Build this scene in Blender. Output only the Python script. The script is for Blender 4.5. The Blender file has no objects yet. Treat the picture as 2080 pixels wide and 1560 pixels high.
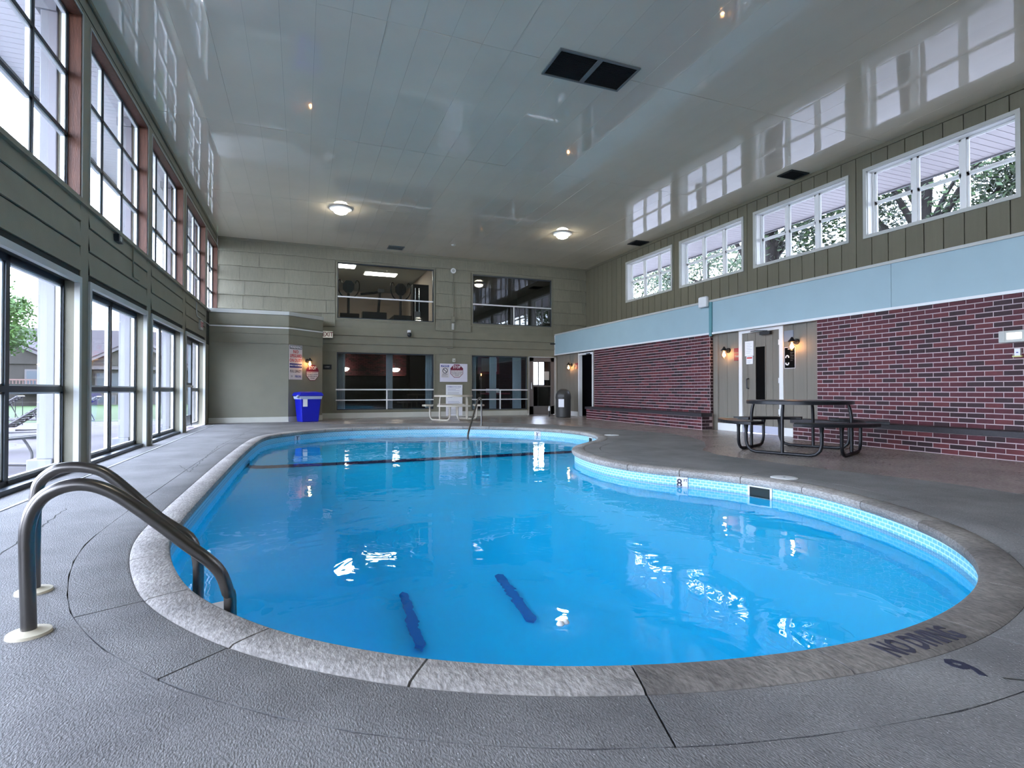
import bpy, math, random
from mathutils import Vector, Matrix
from mathutils.geometry import delaunay_2d_cdt
random.seed(7)
PI = math.pi
S = bpy.context.scene
COL = S.collection

# ------------------------------------------------------------------ camera, sky, exposure
cd = bpy.data.cameras.new('camera'); cam = bpy.data.objects.new('camera', cd); COL.objects.link(cam)
cd.sensor_width = 36.0; cd.lens = 36.0 * 1100.0 / 2080.0; cd.clip_start = 0.05; cd.clip_end = 300
cam.location = (0, 0, 0.87)
cam.rotation_euler = (math.radians(90.625), 0, math.radians(-21.26))
S.camera = cam
S.view_settings.view_transform = 'Standard'; S.view_settings.look = 'None'
S.view_settings.gamma = 1.0; S.view_settings.use_curve_mapping = False
S.view_settings.exposure = 1.35
S.cycles.max_bounces = 12; S.cycles.diffuse_bounces = 5; S.cycles.glossy_bounces = 5
S.cycles.transmission_bounces = 8; S.cycles.transparent_max_bounces = 16
S.cycles.sample_clamp_indirect = 6.0
S.cycles.use_denoising = True

W = bpy.data.worlds.new('overcast_sky'); S.world = W; W.use_nodes = True
wn = W.node_tree; bg = wn.nodes['Background']
tc = wn.nodes.new('ShaderNodeTexCoord'); sx = wn.nodes.new('ShaderNodeSeparateXYZ')
wr = wn.nodes.new('ShaderNodeValToRGB')
wn.links.new(tc.outputs['Generated'], sx.inputs[0]); wn.links.new(sx.outputs['Z'], wr.inputs[0])
wr.color_ramp.elements[0].position = 0.0; wr.color_ramp.elements[0].color = (0.77, 0.81, 1.0, 1)
wr.color_ramp.elements[1].position = 0.9; wr.color_ramp.elements[1].color = (0.62, 0.69, 1.0, 1)
wn.links.new(wr.outputs[0], bg.inputs[0]); bg.inputs[1].default_value = 7.5

LAMP = 34.0        # ceiling dome lamps
SCONCE = 38.0      # jar sconces

# ------------------------------------------------------------------ materials
MATS = {}
def mat(name, col, rough=0.6, metal=0.0, bump=0.0, bscale=60.0, var=0.0, vscale=4.0, ior=1.45, emit=None, stretch=None, spec=0.5, randv=0.0):
    if name in MATS: return MATS[name]
    m = bpy.data.materials.new(name); m.use_nodes = True; MATS[name] = m
    nt = m.node_tree; b = nt.nodes['Principled BSDF']
    b.inputs['Base Color'].default_value = (*col, 1); b.inputs['Roughness'].default_value = rough
    b.inputs['Metallic'].default_value = metal; b.inputs['IOR'].default_value = ior
    b.inputs['Specular IOR Level'].default_value = spec
    m.diffuse_color = (*col, 1)
    src = None
    if var or bump or randv:
        t = nt.nodes.new('ShaderNodeTexCoord'); mp = nt.nodes.new('ShaderNodeMapping')
        nt.links.new(t.outputs['Object'], mp.inputs[0])
        if stretch: mp.inputs['Scale'].default_value = stretch
        src = mp.outputs[0]
    if var or randv:
        n = nt.nodes.new('ShaderNodeTexNoise'); n.inputs['Scale'].default_value = vscale; n.inputs['Detail'].default_value = 6
        nt.links.new(src, n.inputs['Vector'])
        mr = nt.nodes.new('ShaderNodeMapRange'); mr.inputs['From Min'].default_value = .25; mr.inputs['From Max'].default_value = .75
        mr.inputs['To Min'].default_value = 1 - var; mr.inputs['To Max'].default_value = 1 + var
        nt.links.new(n.outputs[0], mr.inputs['Value'])
        val = mr.outputs[0]
        if randv:
            oi = nt.nodes.new('ShaderNodeObjectInfo'); r2 = nt.nodes.new('ShaderNodeMapRange')
            r2.inputs['To Min'].default_value = 1 - randv; r2.inputs['To Max'].default_value = 1 + randv
            nt.links.new(oi.outputs['Random'], r2.inputs['Value'])
            mu = nt.nodes.new('ShaderNodeMath'); mu.operation = 'MULTIPLY'
            nt.links.new(val, mu.inputs[0]); nt.links.new(r2.outputs[0], mu.inputs[1]); val = mu.outputs[0]
        vm = nt.nodes.new('ShaderNodeVectorMath'); vm.operation = 'SCALE'; vm.inputs[0].default_value = col
        nt.links.new(val, vm.inputs['Scale']); nt.links.new(vm.outputs[0], b.inputs['Base Color'])
    if bump:
        n = nt.nodes.new('ShaderNodeTexNoise'); n.inputs['Scale'].default_value = bscale; n.inputs['Detail'].default_value = 4
        nt.links.new(src, n.inputs['Vector'])
        bp = nt.nodes.new('ShaderNodeBump'); bp.inputs['Strength'].default_value = bump; bp.inputs['Distance'].default_value = 0.01
        nt.links.new(n.outputs[0], bp.inputs['Height']); nt.links.new(bp.outputs[0], b.inputs['Normal'])
    if emit:
        b.inputs['Emission Color'].default_value = (*emit[0], 1); b.inputs['Emission Strength'].default_value = emit[1]
    return m

def glass_mat(name, ior=1.5, tint=(0.95, 0.98, 0.97)):
    if name in MATS: return MATS[name]
    m = bpy.data.materials.new(name); m.use_nodes = True; MATS[name] = m
    nt = m.node_tree; nt.nodes.remove(nt.nodes['Principled BSDF']); out = nt.nodes['Material Output']
    tr = nt.nodes.new('ShaderNodeBsdfTransparent'); tr.inputs[0].default_value = (*tint, 1)
    gl = nt.nodes.new('ShaderNodeBsdfGlossy'); gl.inputs['Roughness'].default_value = 0.02
    lw = nt.nodes.new('ShaderNodeLayerWeight'); lw.inputs[0].default_value = 0.5
    pw_ = nt.nodes.new('ShaderNodeMath'); pw_.operation = 'POWER'; pw_.inputs[1].default_value = 5.0; nt.links.new(lw.outputs['Facing'], pw_.inputs[0])
    f0 = ((ior - 1) / (ior + 1)) ** 2
    fr = nt.nodes.new('ShaderNodeMapRange'); fr.inputs['To Min'].default_value = f0; fr.inputs['To Max'].default_value = .9; nt.links.new(pw_.outputs[0], fr.inputs['Value'])
    mx = nt.nodes.new('ShaderNodeMixShader')
    nt.links.new(fr.outputs[0], mx.inputs[0]); nt.links.new(tr.outputs[0], mx.inputs[1]); nt.links.new(gl.outputs[0], mx.inputs[2])
    nt.links.new(mx.outputs[0], out.inputs[0]); return m

OLIVE = (0.190, 0.182, 0.132)
M_wall = mat('painted_olive_board', OLIVE, 0.55, bump=.25, bscale=90, var=.08, vscale=3, stretch=(1, 1, 1))
M_shake = mat('painted_shake', (0.215, 0.205, 0.150), 0.6, bump=.9, bscale=30, var=.10, vscale=6, stretch=(6, 6, .35), randv=.07)
M_plaster = mat('painted_plaster', (0.205, 0.200, 0.150), 0.6, bump=.15, bscale=120, var=.04)
M_greyboard = mat('grey_grooved_board', (0.175, 0.160, 0.130), 0.6, bump=.3, bscale=60, var=.08, vscale=5, stretch=(4, 4, .3), randv=.04)
M_uppboard = mat('olive_grooved_board', (0.130, 0.122, 0.082), 0.6, bump=.3, bscale=60, var=.06, vscale=5, stretch=(4, 4, .3), randv=.05)
M_groove = mat('dark_groove', (0.03, 0.032, 0.026), 0.9)
M_blue = mat('pale_blue_panel', (0.30, 0.42, 0.46), 0.5, var=.04, vscale=2)
M_teal = mat('teal_strip', (0.10, 0.26, 0.29), 0.5)
M_white = mat('white_paint', (0.70, 0.71, 0.70), 0.4)
M_trimgrey = mat('light_grey_trim', (0.42, 0.43, 0.40), 0.45, var=.05)
M_cream = mat('cream_baseboard', (0.50, 0.50, 0.44), 0.5, var=.05)
M_dark = mat('dark_anodised_frame', (0.035, 0.045, 0.055), 0.35, 0.3)
M_black = mat('black', (0.003, 0.003, 0.003), 0.7, spec=.05)
M_blackmetal = mat('black_powder_coat', (0.012, 0.013, 0.016), 0.35, 0.2)
M_wood = mat('stained_wood_jamb', (0.105, 0.040, 0.022), 0.5, bump=.3, bscale=20, var=.35, vscale=5, stretch=(8, 8, .8))
M_ceil = mat('glossy_ceiling_board', (0.62, 0.555, 0.435), 0.035, var=.05, vscale=1.2, ior=1.70, bump=.16, bscale=1.3)
M_ceilback = mat('ceiling_void', (0.14, 0.14, 0.13), 0.9)
M_mortar = mat('pale_mortar', (0.50, 0.40, 0.41), 0.9, bump=.5, bscale=80, var=.1)
BR = [mat('brick_%s' % n, c, 0.6, bump=.5, bscale=70, var=.2, vscale=18, randv=.25) for n, c in
      (('maroon', (0.066, 0.010, 0.017)), ('dark', (0.024, 0.007, 0.011)), ('red', (0.095, 0.017, 0.021)))]
M_bench = mat('dark_timber_bench', (0.028, 0.025, 0.030), 0.5, bump=.2, bscale=20, var=.2, stretch=(8, 1, 8))
M_steel = mat('stainless_tube', (0.16, 0.15, 0.14), 0.28, 1.0)
M_escut = mat('cream_plastic', (0.62, 0.56, 0.42), 0.4)
M_beige = mat('beige_powder_coat', (0.50, 0.46, 0.38), 0.4)
M_chrome = mat('chrome', (0.6, 0.6, 0.6), 0.12, 1.0)
M_binblue = mat('blue_bin_plastic', (0.004, 0.010, 0.42), 0.35)
M_bag = mat('clear_bin_liner', (0.42, 0.50, 0.68), 0.25)
M_paper = mat('paper_white', (0.78, 0.79, 0.82), 0.6)
M_signwhite = mat('sign_white', (0.66, 0.64, 0.72), 0.4)
M_signcream = mat('sign_cream', (0.62, 0.58, 0.58), 0.4)
M_red = mat('sign_red', (0.42, 0.02, 0.03), 0.5)
M_maroon = mat('sign_maroon', (0.16, 0.008, 0.03), 0.5)
M_navy = mat('sign_navy', (0.015, 0.025, 0.20), 0.5)
M_ink = mat('ink_dark', (0.03, 0.03, 0.05), 0.6)
M_inkred = mat('ink_red', (0.55, 0.03, 0.03), 0.6)
M_inkblue = mat('ink_blue', (0.05, 0.06, 0.30), 0.6)
M_grey = mat('charcoal_bin', (0.045, 0.045, 0.043), 0.45)
M_dull = mat('grey_equipment', (0.20, 0.20, 0.20), 0.5)
M_glass = glass_mat('window_glass', 1.3)
M_glassr = glass_mat('reflective_glass', 1.55, (0.80, 0.83, 0.83))
M_jar = glass_mat('clear_jar', 1.3, (1, .95, .9))
M_curtain = mat('grey_blue_curtain', (0.50, 0.64, 0.72), 0.8)
M_curtain2 = mat('pale_curtain', (0.62, 0.68, 0.74), 0.8)
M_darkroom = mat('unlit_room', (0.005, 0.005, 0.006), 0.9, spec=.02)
M_lamp = mat('lamp_glow', (1, 1, 1), 0.5, emit=((1.0, 0.93, 0.76), LAMP))
M_bulb = mat('warm_filament_glow', (1, .8, .5), 0.5, emit=((1.0, 0.50, 0.20), SCONCE))
M_tube = mat('fluorescent_glow', (1, 1, 1), 0.5, emit=((1.0, 0.93, 0.80), 13))
M_exitglow = mat('exit_face', (0.5, 0.48, 0.42), 0.5, emit=((1, 0.95, 0.85), 0.12))
M_vent = mat('vent_metal', (0.11, 0.125, 0.12), 0.5)
M_ventdark = mat('vent_void', (0.008, 0.012, 0.012), 0.9)
M_patio = mat('patio_concrete', (0.075, 0.064, 0.070), 0.8, var=.1, vscale=2)
M_lawn = mat('lawn_grass', (0.030, 0.060, 0.012), 0.9, var=.25, vscale=3, bump=.8, bscale=30)
M_colw = mat('white_porch_paint', (0.22, 0.22, 0.24), 0.5)
M_soffit = mat('white_vinyl_soffit', (0.40, 0.37, 0.385), 0.5)
M_roof = mat('brown_shingle_roof', (0.024, 0.019, 0.021), 0.9, var=.2, vscale=8)
M_housewall = mat('taupe_siding', (0.027, 0.024, 0.020), 0.9, var=.1)
M_housestone = mat('pale_stone_base', (0.055, 0.05, 0.045), 0.9, var=.2, vscale=6)
M_housetrim = mat('house_trim', (0.07, 0.065, 0.068), 0.7)
M_leaf = mat('leaf_green', (0.030, 0.062, 0.016), 0.6, randv=.0, var=.5, vscale=1.5)
M_leafb = mat('leaf_bright_green', (0.045, 0.10, 0.015), 0.6, var=.4, vscale=2)
M_bark = mat('grey_bark', (0.04, 0.035, 0.034), 0.9, bump=1, bscale=12, var=.4, vscale=8, stretch=(1, 1, .3))
M_strap = mat('taupe_strap', (0.022, 0.018, 0.019), 0.6)
M_chaise = mat('white_chaise_tube', (0.10, 0.095, 0.10), 0.4)
M_gymwall = mat('gym_wall', (0.50, 0.42, 0.36), 0.8)
M_gymceil = mat('gym_ceiling', (0.42, 0.46, 0.45), 0.8)
M_stripe = mat('liner_dark_stripe', (0.004, 0.012, 0.08), 0.6)
M_drain = mat('dark_blue_drain', (0.003, 0.20, 0.50), 0.6)
M_step = mat('white_pool_step', (0.45, 0.72, 0.85), 0.5)
M_rope = mat('skimmer_dark', (0.01, 0.02, 0.02), 0.8)

def concrete(name, base, dark, speck, rough, brough, fine=130, bdist=.006):
    m = bpy.data.materials.new(name); m.use_nodes = True; nt = m.node_tree; b = nt.nodes['Principled BSDF']
    L = nt.links.new
    t = nt.nodes.new('ShaderNodeTexCoord')
    n1 = nt.nodes.new('ShaderNodeTexNoise'); n1.inputs['Scale'].default_value = 1.3; n1.inputs['Detail'].default_value = 8
    n1.inputs['Roughness'].default_value = .65
    n2 = nt.nodes.new('ShaderNodeTexNoise'); n2.inputs['Scale'].default_value = fine; n2.inputs['Detail'].default_value = 3
    mp = nt.nodes.new('ShaderNodeMapping'); mp.inputs['Rotation'].default_value = (0, 0, .5); mp.inputs['Scale'].default_value = (1, .45, 1)
    L(t.outputs['Object'], n1.inputs['Vector']); L(t.outputs['Object'], mp.inputs[0]); L(mp.outputs[0], n2.inputs['Vector'])
    r = nt.nodes.new('ShaderNodeValToRGB'); r.color_ramp.elements[0].position = .35; r.color_ramp.elements[0].color = (*dark, 1)
    r.color_ramp.elements[1].position = .68; r.color_ramp.elements[1].color = (*base, 1)
    L(n1.outputs[0], r.inputs[0])
    r2 = nt.nodes.new('ShaderNodeMapRange'); r2.inputs['From Min'].default_value = .3; r2.inputs['From Max'].default_value = .7
    r2.inputs['To Min'].default_value = .62; r2.inputs['To Max'].default_value = 1.3; L(n2.outputs[0], r2.inputs['Value'])
    vm = nt.nodes.new('ShaderNodeVectorMath'); vm.operation = 'SCALE'; L(r.outputs[0], vm.inputs[0]); L(r2.outputs[0], vm.inputs['Scale'])
    v = nt.nodes.new('ShaderNodeTexVoronoi'); v.inputs['Scale'].default_value = 60; L(t.outputs['Object'], v.inputs['Vector'])
    lt = nt.nodes.new('ShaderNodeMath'); lt.operation = 'LESS_THAN'; lt.inputs[1].default_value = speck; L(v.outputs['Distance'], lt.inputs[0])
    mx = nt.nodes.new('ShaderNodeMix'); mx.data_type = 'RGBA'; mx.inputs[7].default_value = (.6, .58, .58, 1)
    L(lt.outputs[0], mx.inputs[0]); L(vm.outputs[0], mx.inputs[6]); L(mx.outputs[2], b.inputs['Base Color'])
    bp = nt.nodes.new('ShaderNodeBump'); bp.inputs['Strength'].default_value = brough; bp.inputs['Distance'].default_value = bdist
    L(n2.outputs[0], bp.inputs['Height']); L(bp.outputs[0], b.inputs['Normal'])
    b.inputs['Roughness'].default_value = rough
    return m
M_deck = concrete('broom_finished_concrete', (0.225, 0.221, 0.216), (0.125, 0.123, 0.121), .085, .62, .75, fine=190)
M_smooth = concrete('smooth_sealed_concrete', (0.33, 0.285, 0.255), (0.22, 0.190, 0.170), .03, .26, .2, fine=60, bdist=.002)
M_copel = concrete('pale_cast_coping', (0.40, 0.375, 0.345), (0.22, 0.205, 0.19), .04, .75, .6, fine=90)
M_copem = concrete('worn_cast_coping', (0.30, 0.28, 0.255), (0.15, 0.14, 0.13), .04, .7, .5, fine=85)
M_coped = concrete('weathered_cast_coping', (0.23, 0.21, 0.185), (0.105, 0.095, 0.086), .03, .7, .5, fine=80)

def liner():
    m = bpy.data.materials.new('blue_vinyl_liner'); m.use_nodes = True; nt = m.node_tree; b = nt.nodes['Principled BSDF']; L = nt.links.new
    uv = nt.nodes.new('ShaderNodeUVMap'); uv.uv_map = 'UVMap'
    mp = nt.nodes.new('ShaderNodeMapping'); mp.inputs['Scale'].default_value = (1, 1, 1); L(uv.outputs[0], mp.inputs[0])
    br = nt.nodes.new('ShaderNodeTexBrick'); L(mp.outputs[0], br.inputs['Vector'])
    br.inputs['Scale'].default_value = 1.0; br.inputs['Brick Width'].default_value = .060; br.inputs['Row Height'].default_value = .030
    br.inputs['Mortar Size'].default_value = .006; br.inputs['Mortar Smooth'].default_value = .6
    br.inputs['Color1'].default_value = (.13, .44, .60, 1); br.inputs['Color2'].default_value = (.18, .49, .64, 1); br.inputs['Mortar'].default_value = (.52, .72, .78, 1)
    sp = nt.nodes.new('ShaderNodeSeparateXYZ'); L(uv.outputs[0], sp.inputs[0])
    a = nt.nodes.new('ShaderNodeMath'); a.operation = 'GREATER_THAN'; a.inputs[1].default_value = -.30; L(sp.outputs[1], a.inputs[0])
    mx = nt.nodes.new('ShaderNodeMix'); mx.data_type = 'RGBA'; mx.inputs[6].default_value = (.01, .76, 1.0, 1)
    L(a.outputs[0], mx.inputs[0]); L(br.outputs[0], mx.inputs[7]); L(mx.outputs[2], b.inputs['Base Color'])
    b.inputs['Roughness'].default_value = .4
    return m
M_liner = liner()
M_floorliner = mat('blue_liner_floor', (0.01, 0.76, 1.0), .5)

def water():
    m = bpy.data.materials.new('pool_water'); m.use_nodes = True; nt = m.node_tree; b = nt.nodes['Principled BSDF']; L = nt.links.new
    b.inputs['Transmission Weight'].default_value = 1; b.inputs['Roughness'].default_value = 0; b.inputs['IOR'].default_value = 1.33
    b.inputs['Base Color'].default_value = (1, 1, 1, 1)
    t = nt.nodes.new('ShaderNodeTexCoord')
    n = nt.nodes.new('ShaderNodeTexNoise'); n.inputs['Scale'].default_value = 2.2; n.inputs['Detail'].default_value = 3; n.inputs['Distortion'].default_value = .6
    L(t.outputs['Object'], n.inputs['Vector'])
    bp = nt.nodes.new('ShaderNodeBump'); bp.inputs['Strength'].default_value = .10; bp.inputs['Distance'].default_value = .05
    L(n.outputs[0], bp.inputs['Height']); L(bp.outputs[0], b.inputs['Normal'])
    va = nt.nodes.new('ShaderNodeVolumeAbsorption'); va.inputs[0].default_value = (.35, .90, 1.0, 1); va.inputs[1].default_value = .35
    L(va.outputs[0], nt.nodes['Material Output'].inputs['Volume'])
    return m
M_water = water()

# ------------------------------------------------------------------ mesh helpers
class MB:
    def __init__(s): s.v = []; s.f = []; s.mi = []; s.m = 0; s.sm = False
    def quad(s, *p):
        i = len(s.v); s.v += [tuple(q) for q in p]; s.f.append(tuple(range(i, i + len(p)))); s.mi.append(s.m); return s
    def box(s, x0, x1, y0, y1, z0, z1, rot=None):
        i = len(s.v)
        P = [(x0, y0, z0), (x1, y0, z0), (x1, y1, z0), (x0, y1, z0), (x0, y0, z1), (x1, y0, z1), (x1, y1, z1), (x0, y1, z1)]
        if rot: P = [tuple(rot @ Vector(p)) for p in P]
        s.v += P
        for f in ((0, 3, 2, 1), (4, 5, 6, 7), (0, 1, 5, 4), (1, 2, 6, 5), (2, 3, 7, 6), (3, 0, 4, 7)):
            s.f.append(tuple(i + k for k in f)); s.mi.append(s.m)
        return s
    def tube(s, pts, r, n=10, caps=True):
        pts = [Vector(p) for p in pts]; rings = []
        rs = r if isinstance(r, (list, tuple)) else [r] * len(pts)
        up = None
        for k, p in enumerate(pts):
            if k == 0: d = pts[1] - p
            elif k == len(pts) - 1: d = p - pts[-2]
            else: d = (pts[k + 1] - p).normalized() + (p - pts[k - 1]).normalized()
            d.normalize()
            if up is None: up = d.orthogonal().normalized()
            up = (up - d * up.dot(d)).normalized(); w = d.cross(up)
            i = len(s.v)
            for a in range(n):
                t = 2 * PI * a / n; s.v.append(tuple(p + (up * math.cos(t) + w * math.sin(t)) * rs[k]))
            rings.append(i)
        for k in range(len(rings) - 1):
            for a in range(n):
                b = (a + 1) % n; s.f.append((rings[k] + a, rings[k] + b, rings[k + 1] + b, rings[k + 1] + a)); s.mi.append(s.m)
        if caps:
            s.f.append(tuple(rings[0] + a for a in reversed(range(n)))); s.mi.append(s.m)
            s.f.append(tuple(rings[-1] + a for a in range(n))); s.mi.append(s.m)
        s.sm = True
        return s
    def lathe(s, prof, n=24, c=(0, 0), ax='z', sy=1.0):
        i = len(s.v)
        for r, z in prof:
            for a in range(n):
                t = 2 * PI * a / n
                s.v.append((c[0] + r * math.cos(t), c[1] + r * sy * math.sin(t), z))
        for k in range(len(prof) - 1):
            for a in range(n):
                b = (a + 1) % n; s.f.append((i + k * n + a, i + k * n + b, i + (k + 1) * n + b, i + (k + 1) * n + a)); s.mi.append(s.m)
        s.f.append(tuple(i + a for a in reversed(range(n)))); s.mi.append(s.m)
        s.f.append(tuple(i + (len(prof) - 1) * n + a for a in range(n))); s.mi.append(s.m)
        s.sm = True
        return s
    def prism(s, poly, z0, z1, plane='xy'):
        def P(a, b, c): return (a, b, c) if plane == 'xy' else (a, c, b)
        i = len(s.v); n = len(poly)
        s.v += [P(a, b, z0) for a, b in poly] + [P(a, b, z1) for a, b in poly]
        s.f.append(tuple(i + k for k in reversed(range(n)))); s.f.append(tuple(i + n + k for k in range(n))); s.mi += [s.m, s.m]
        for k in range(n):
            j = (k + 1) % n; s.f.append((i + k, i + j, i + n + j, i + n + k)); s.mi.append(s.m)
        return s
    def mesh(s, name, mats, uv=None):
        me = bpy.data.meshes.new(name); me.from_pydata(s.v, [], s.f)
        for m in (mats if isinstance(mats, (list, tuple)) else [mats]): me.materials.append(m)
        if any(s.mi): me.polygons.foreach_set('material_index', s.mi)
        me.update()
        if s.sm:
            try: me.shade_smooth(); me.set_sharp_from_angle(angle=math.radians(38))
            except Exception: pass
        return me
    def build(s, name, mats, parent=None, loc=None, rz=None):
        return link(name, s.mesh(name, mats), parent, loc, rz)
def link(name, me, parent=None, loc=None, rz=None, rot=None):
    o = bpy.data.objects.new(name, me); COL.objects.link(o)
    if parent is not None: o.parent = parent
    if loc is not None: o.location = loc
    if rz is not None: o.rotation_euler = (0, 0, rz)
    if rot is not None: o.rotation_euler = rot
    return o
def bevel(o, w=.005, seg=2):
    m = o.modifiers.new('bevel', 'BEVEL'); m.width = w; m.segments = seg; m.limit_method = 'ANGLE'; return o
def tag(o, label=None, cat=None, group=None, kind=None):
    if label: o['label'] = label
    if cat: o['category'] = cat
    if group: o['group'] = group
    if kind: o['kind'] = kind
    return o
def thing(name, label, cat, loc=(0, 0, 0), rz=0, group=None):
    o = bpy.data.objects.new(name, None); COL.objects.link(o); o.empty_display_size = .1
    o.location = loc; o.rotation_euler = (0, 0, rz); return tag(o, label, cat, group)
def structure(name, loc=(0, 0, 0), rz=0):
    o = bpy.data.objects.new(name, None); COL.objects.link(o); o.location = loc; o.rotation_euler = (0, 0, rz); o['kind'] = 'structure'; return o
def copy_tree(o, parent=None):
    c = o.copy(); COL.objects.link(c); c.parent = parent
    for ch in [k for k in bpy.data.objects if k.parent == o]: copy_tree(ch, c)
    return c
def box(name, m, parent, *b, bev=0):
    o = MB().box(*b).build(name, m, parent)
    if bev: bevel(o, bev)
    return o
TXT = []
def text(parent, s, size, loc, m, rot=(PI / 2, 0, 0), sx=1.0, align='CENTER', name='lettering', ext=.0008, bold=.018):
    c = bpy.data.curves.new('t', 'FONT'); c.body = s; c.size = size; c.align_x = align; c.align_y = 'CENTER'; c.extrude = ext
    c.resolution_u = 2; c.offset = size * bold
    o = bpy.data.objects.new('t', c); COL.objects.link(o); TXT.append((o, name, parent, loc, rot, sx, m)); return o
def flush_text():
    dg = bpy.context.evaluated_depsgraph_get()
    for o, name, parent, loc, rot, sx, m in TXT:
        me = bpy.data.meshes.new_from_object(o.evaluated_get(dg)); me.materials.clear(); me.materials.append(m)
        n = link(name, me, parent, loc, rot=rot); n.scale = (sx, 1, 1)
        bpy.data.objects.remove(o)
R_R = -PI / 2    # local frame of the right wall (local x runs towards the camera, y into the wall)
R_L = PI / 2     # local frame of the left wall

# ------------------------------------------------------------------ dimensions of the hall
XL, XU, YB, YF, ZC = -2.24, 9.66, 17.4, -3.6, 5.26
XB = 8.40        # brick and blue bulkhead face
XD = 8.50        # grooved board wall with the door
WZ = -0.17       # water level

# ------------------------------------------------------------------ pool outline (inner lip of the coping)
raw = [(-0.72, 3.65), (-0.65, 3.31), (-0.58, 3.07), (-0.47, 2.75), (-0.31, 2.46), (-0.1, 2.17), (0.12, 1.95), (0.38, 1.745), (0.64, 1.60),
       (0.90, 1.495), (1.17, 1.415), (1.43, 1.365), (1.70, 1.33), (1.97, 1.325), (2.21, 1.345), (2.45, 1.39), (2.70, 1.46), (2.93, 1.55), (3.14, 1.66),
       (3.41, 1.86), (3.65, 2.11), (3.85, 2.40), (4.08, 2.92), (4.21, 3.50), (4.16, 4.10), (3.92, 4.65), (3.65, 5.14), (3.51, 5.60), (3.49, 6.05), (3.55, 6.55),
       (3.70, 7.06), (3.97, 7.50), (4.33, 7.86), (4.74, 8.22), (5.04, 8.62), (5.30, 9.20), (5.42, 9.90), (5.30, 10.62), (4.92, 11.35), (4.25, 12.08),
       (3.35, 12.65), (2.65, 12.87), (1.93, 12.95), (1.2, 12.93), (0.6, 12.72), (0.15, 12.38), (-0.20, 11.95), (-0.50, 11.45), (-0.65, 10.8), (-0.71, 9.9), (-0.74, 8.9), (-0.76, 7.6), (-0.765, 6.4), (-0.765, 5.3), (-0.76, 4.5), (-0.75, 4.0)]
def catmull(P, n=8):
    out = []; N = len(P)
    for i in range(N):
        p0, p1, p2, p3 = (Vector(P[(i + k) % N]) for k in (-1, 0, 1, 2))
        for k in range(n):
            t = k / n
            out.append(.5 * ((2 * p1) + (p2 - p0) * t + (2 * p0 - 5 * p1 + 4 * p2 - p3) * t * t + (3 * p1 - p0 - 3 * p2 + p3) * t ** 3))
    return out
dense = catmull(raw, 10)
cum = [0]
for i in range(len(dense)): cum.append(cum[-1] + (dense[(i + 1) % len(dense)] - dense[i]).length)
PER = cum[-1]
def at_len(s):
    s %= PER; lo, hi = 0, len(dense)
    while hi - lo > 1:
        mid = (lo + hi) // 2
        if cum[mid] <= s: lo = mid
        else: hi = mid
    a, b = dense[lo], dense[(lo + 1) % len(dense)]; return a + (b - a) * ((s - cum[lo]) / max(1e-6, cum[lo + 1] - cum[lo]))
NO = 300
OUT = [at_len(PER * i / NO) for i in range(NO)]
for _ in range(2): OUT = [(OUT[i - 1] + OUT[i] * 2 + OUT[(i + 1) % NO]) / 4 for i in range(NO)]
def nrm(i):        # outward normal at outline sample i
    t = (OUT[(i + 1) % NO] - OUT[i - 1]).normalized(); return Vector((t.y, -t.x))
NR = [nrm(i) for i in range(NO)]
def off(d): return [OUT[i] + NR[i] * d for i in range(NO)]
def pt(s, d=0.0):  # outline point at fractional sample s with offset d
    i = int(math.floor(s)) % NO; f = s - math.floor(s); j = (i + 1) % NO
    p = OUT[i].lerp(OUT[j], f); n = NR[i].lerp(NR[j], f).normalized(); return p + n * d
def nearest(x, y): return min(range(NO), key=lambda i: (OUT[i] - Vector((x, y))).length)
STEP = PER / NO
def inside(p, poly):
    x, y = p; c = False; n = len(poly)
    for i in range(n):
        a, b = poly[i], poly[i - 1]
        if (a[1] > y) != (b[1] > y) and x < (b[0] - a[0]) * (y - a[1]) / (b[1] - a[1]) + a[0]: c = not c
    return c

# ------------------------------------------------------------------ floor
APR = .40   # outer edge of the apron slabs (offset from the lip)
CW = .165   # coping width
apo = [p + NR[i] * (random.uniform(-.004, .004)) for i, p in enumerate(off(APR))]
rect = [(XL - .02, YF), (XU, YF), (XU, YB), (XL - .02, YB)]
tex = [(XL - .02, YF), (5.5, YF), (5.5, 1.6), (5.62, 2.6), (5.62, 3.3), (5.40, 4.2), (5.28, 5.0), (5.22, 5.8), (5.40, 6.3), (5.85, 6.75), (6.3, 7.3), (6.65, 8.0), (6.85, 8.8), (6.75, 9.6),
       (6.45, 10.4), (6.25, 11.2), (5.9, 12.2), (5.2, 13.1), (4.2, 13.75), (3.0, 14.1), (1.6, 14.2), (0.8, 14.5), (.4, 15.2), (-.2, 16.0), (XL - .02, 16.0)]
pts = [Vector(p) for p in rect] + [Vector(p) for p in tex[1:-1]] + [Vector(tex[-1])] + list(apo)
ntex = len(tex) - 1
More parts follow.
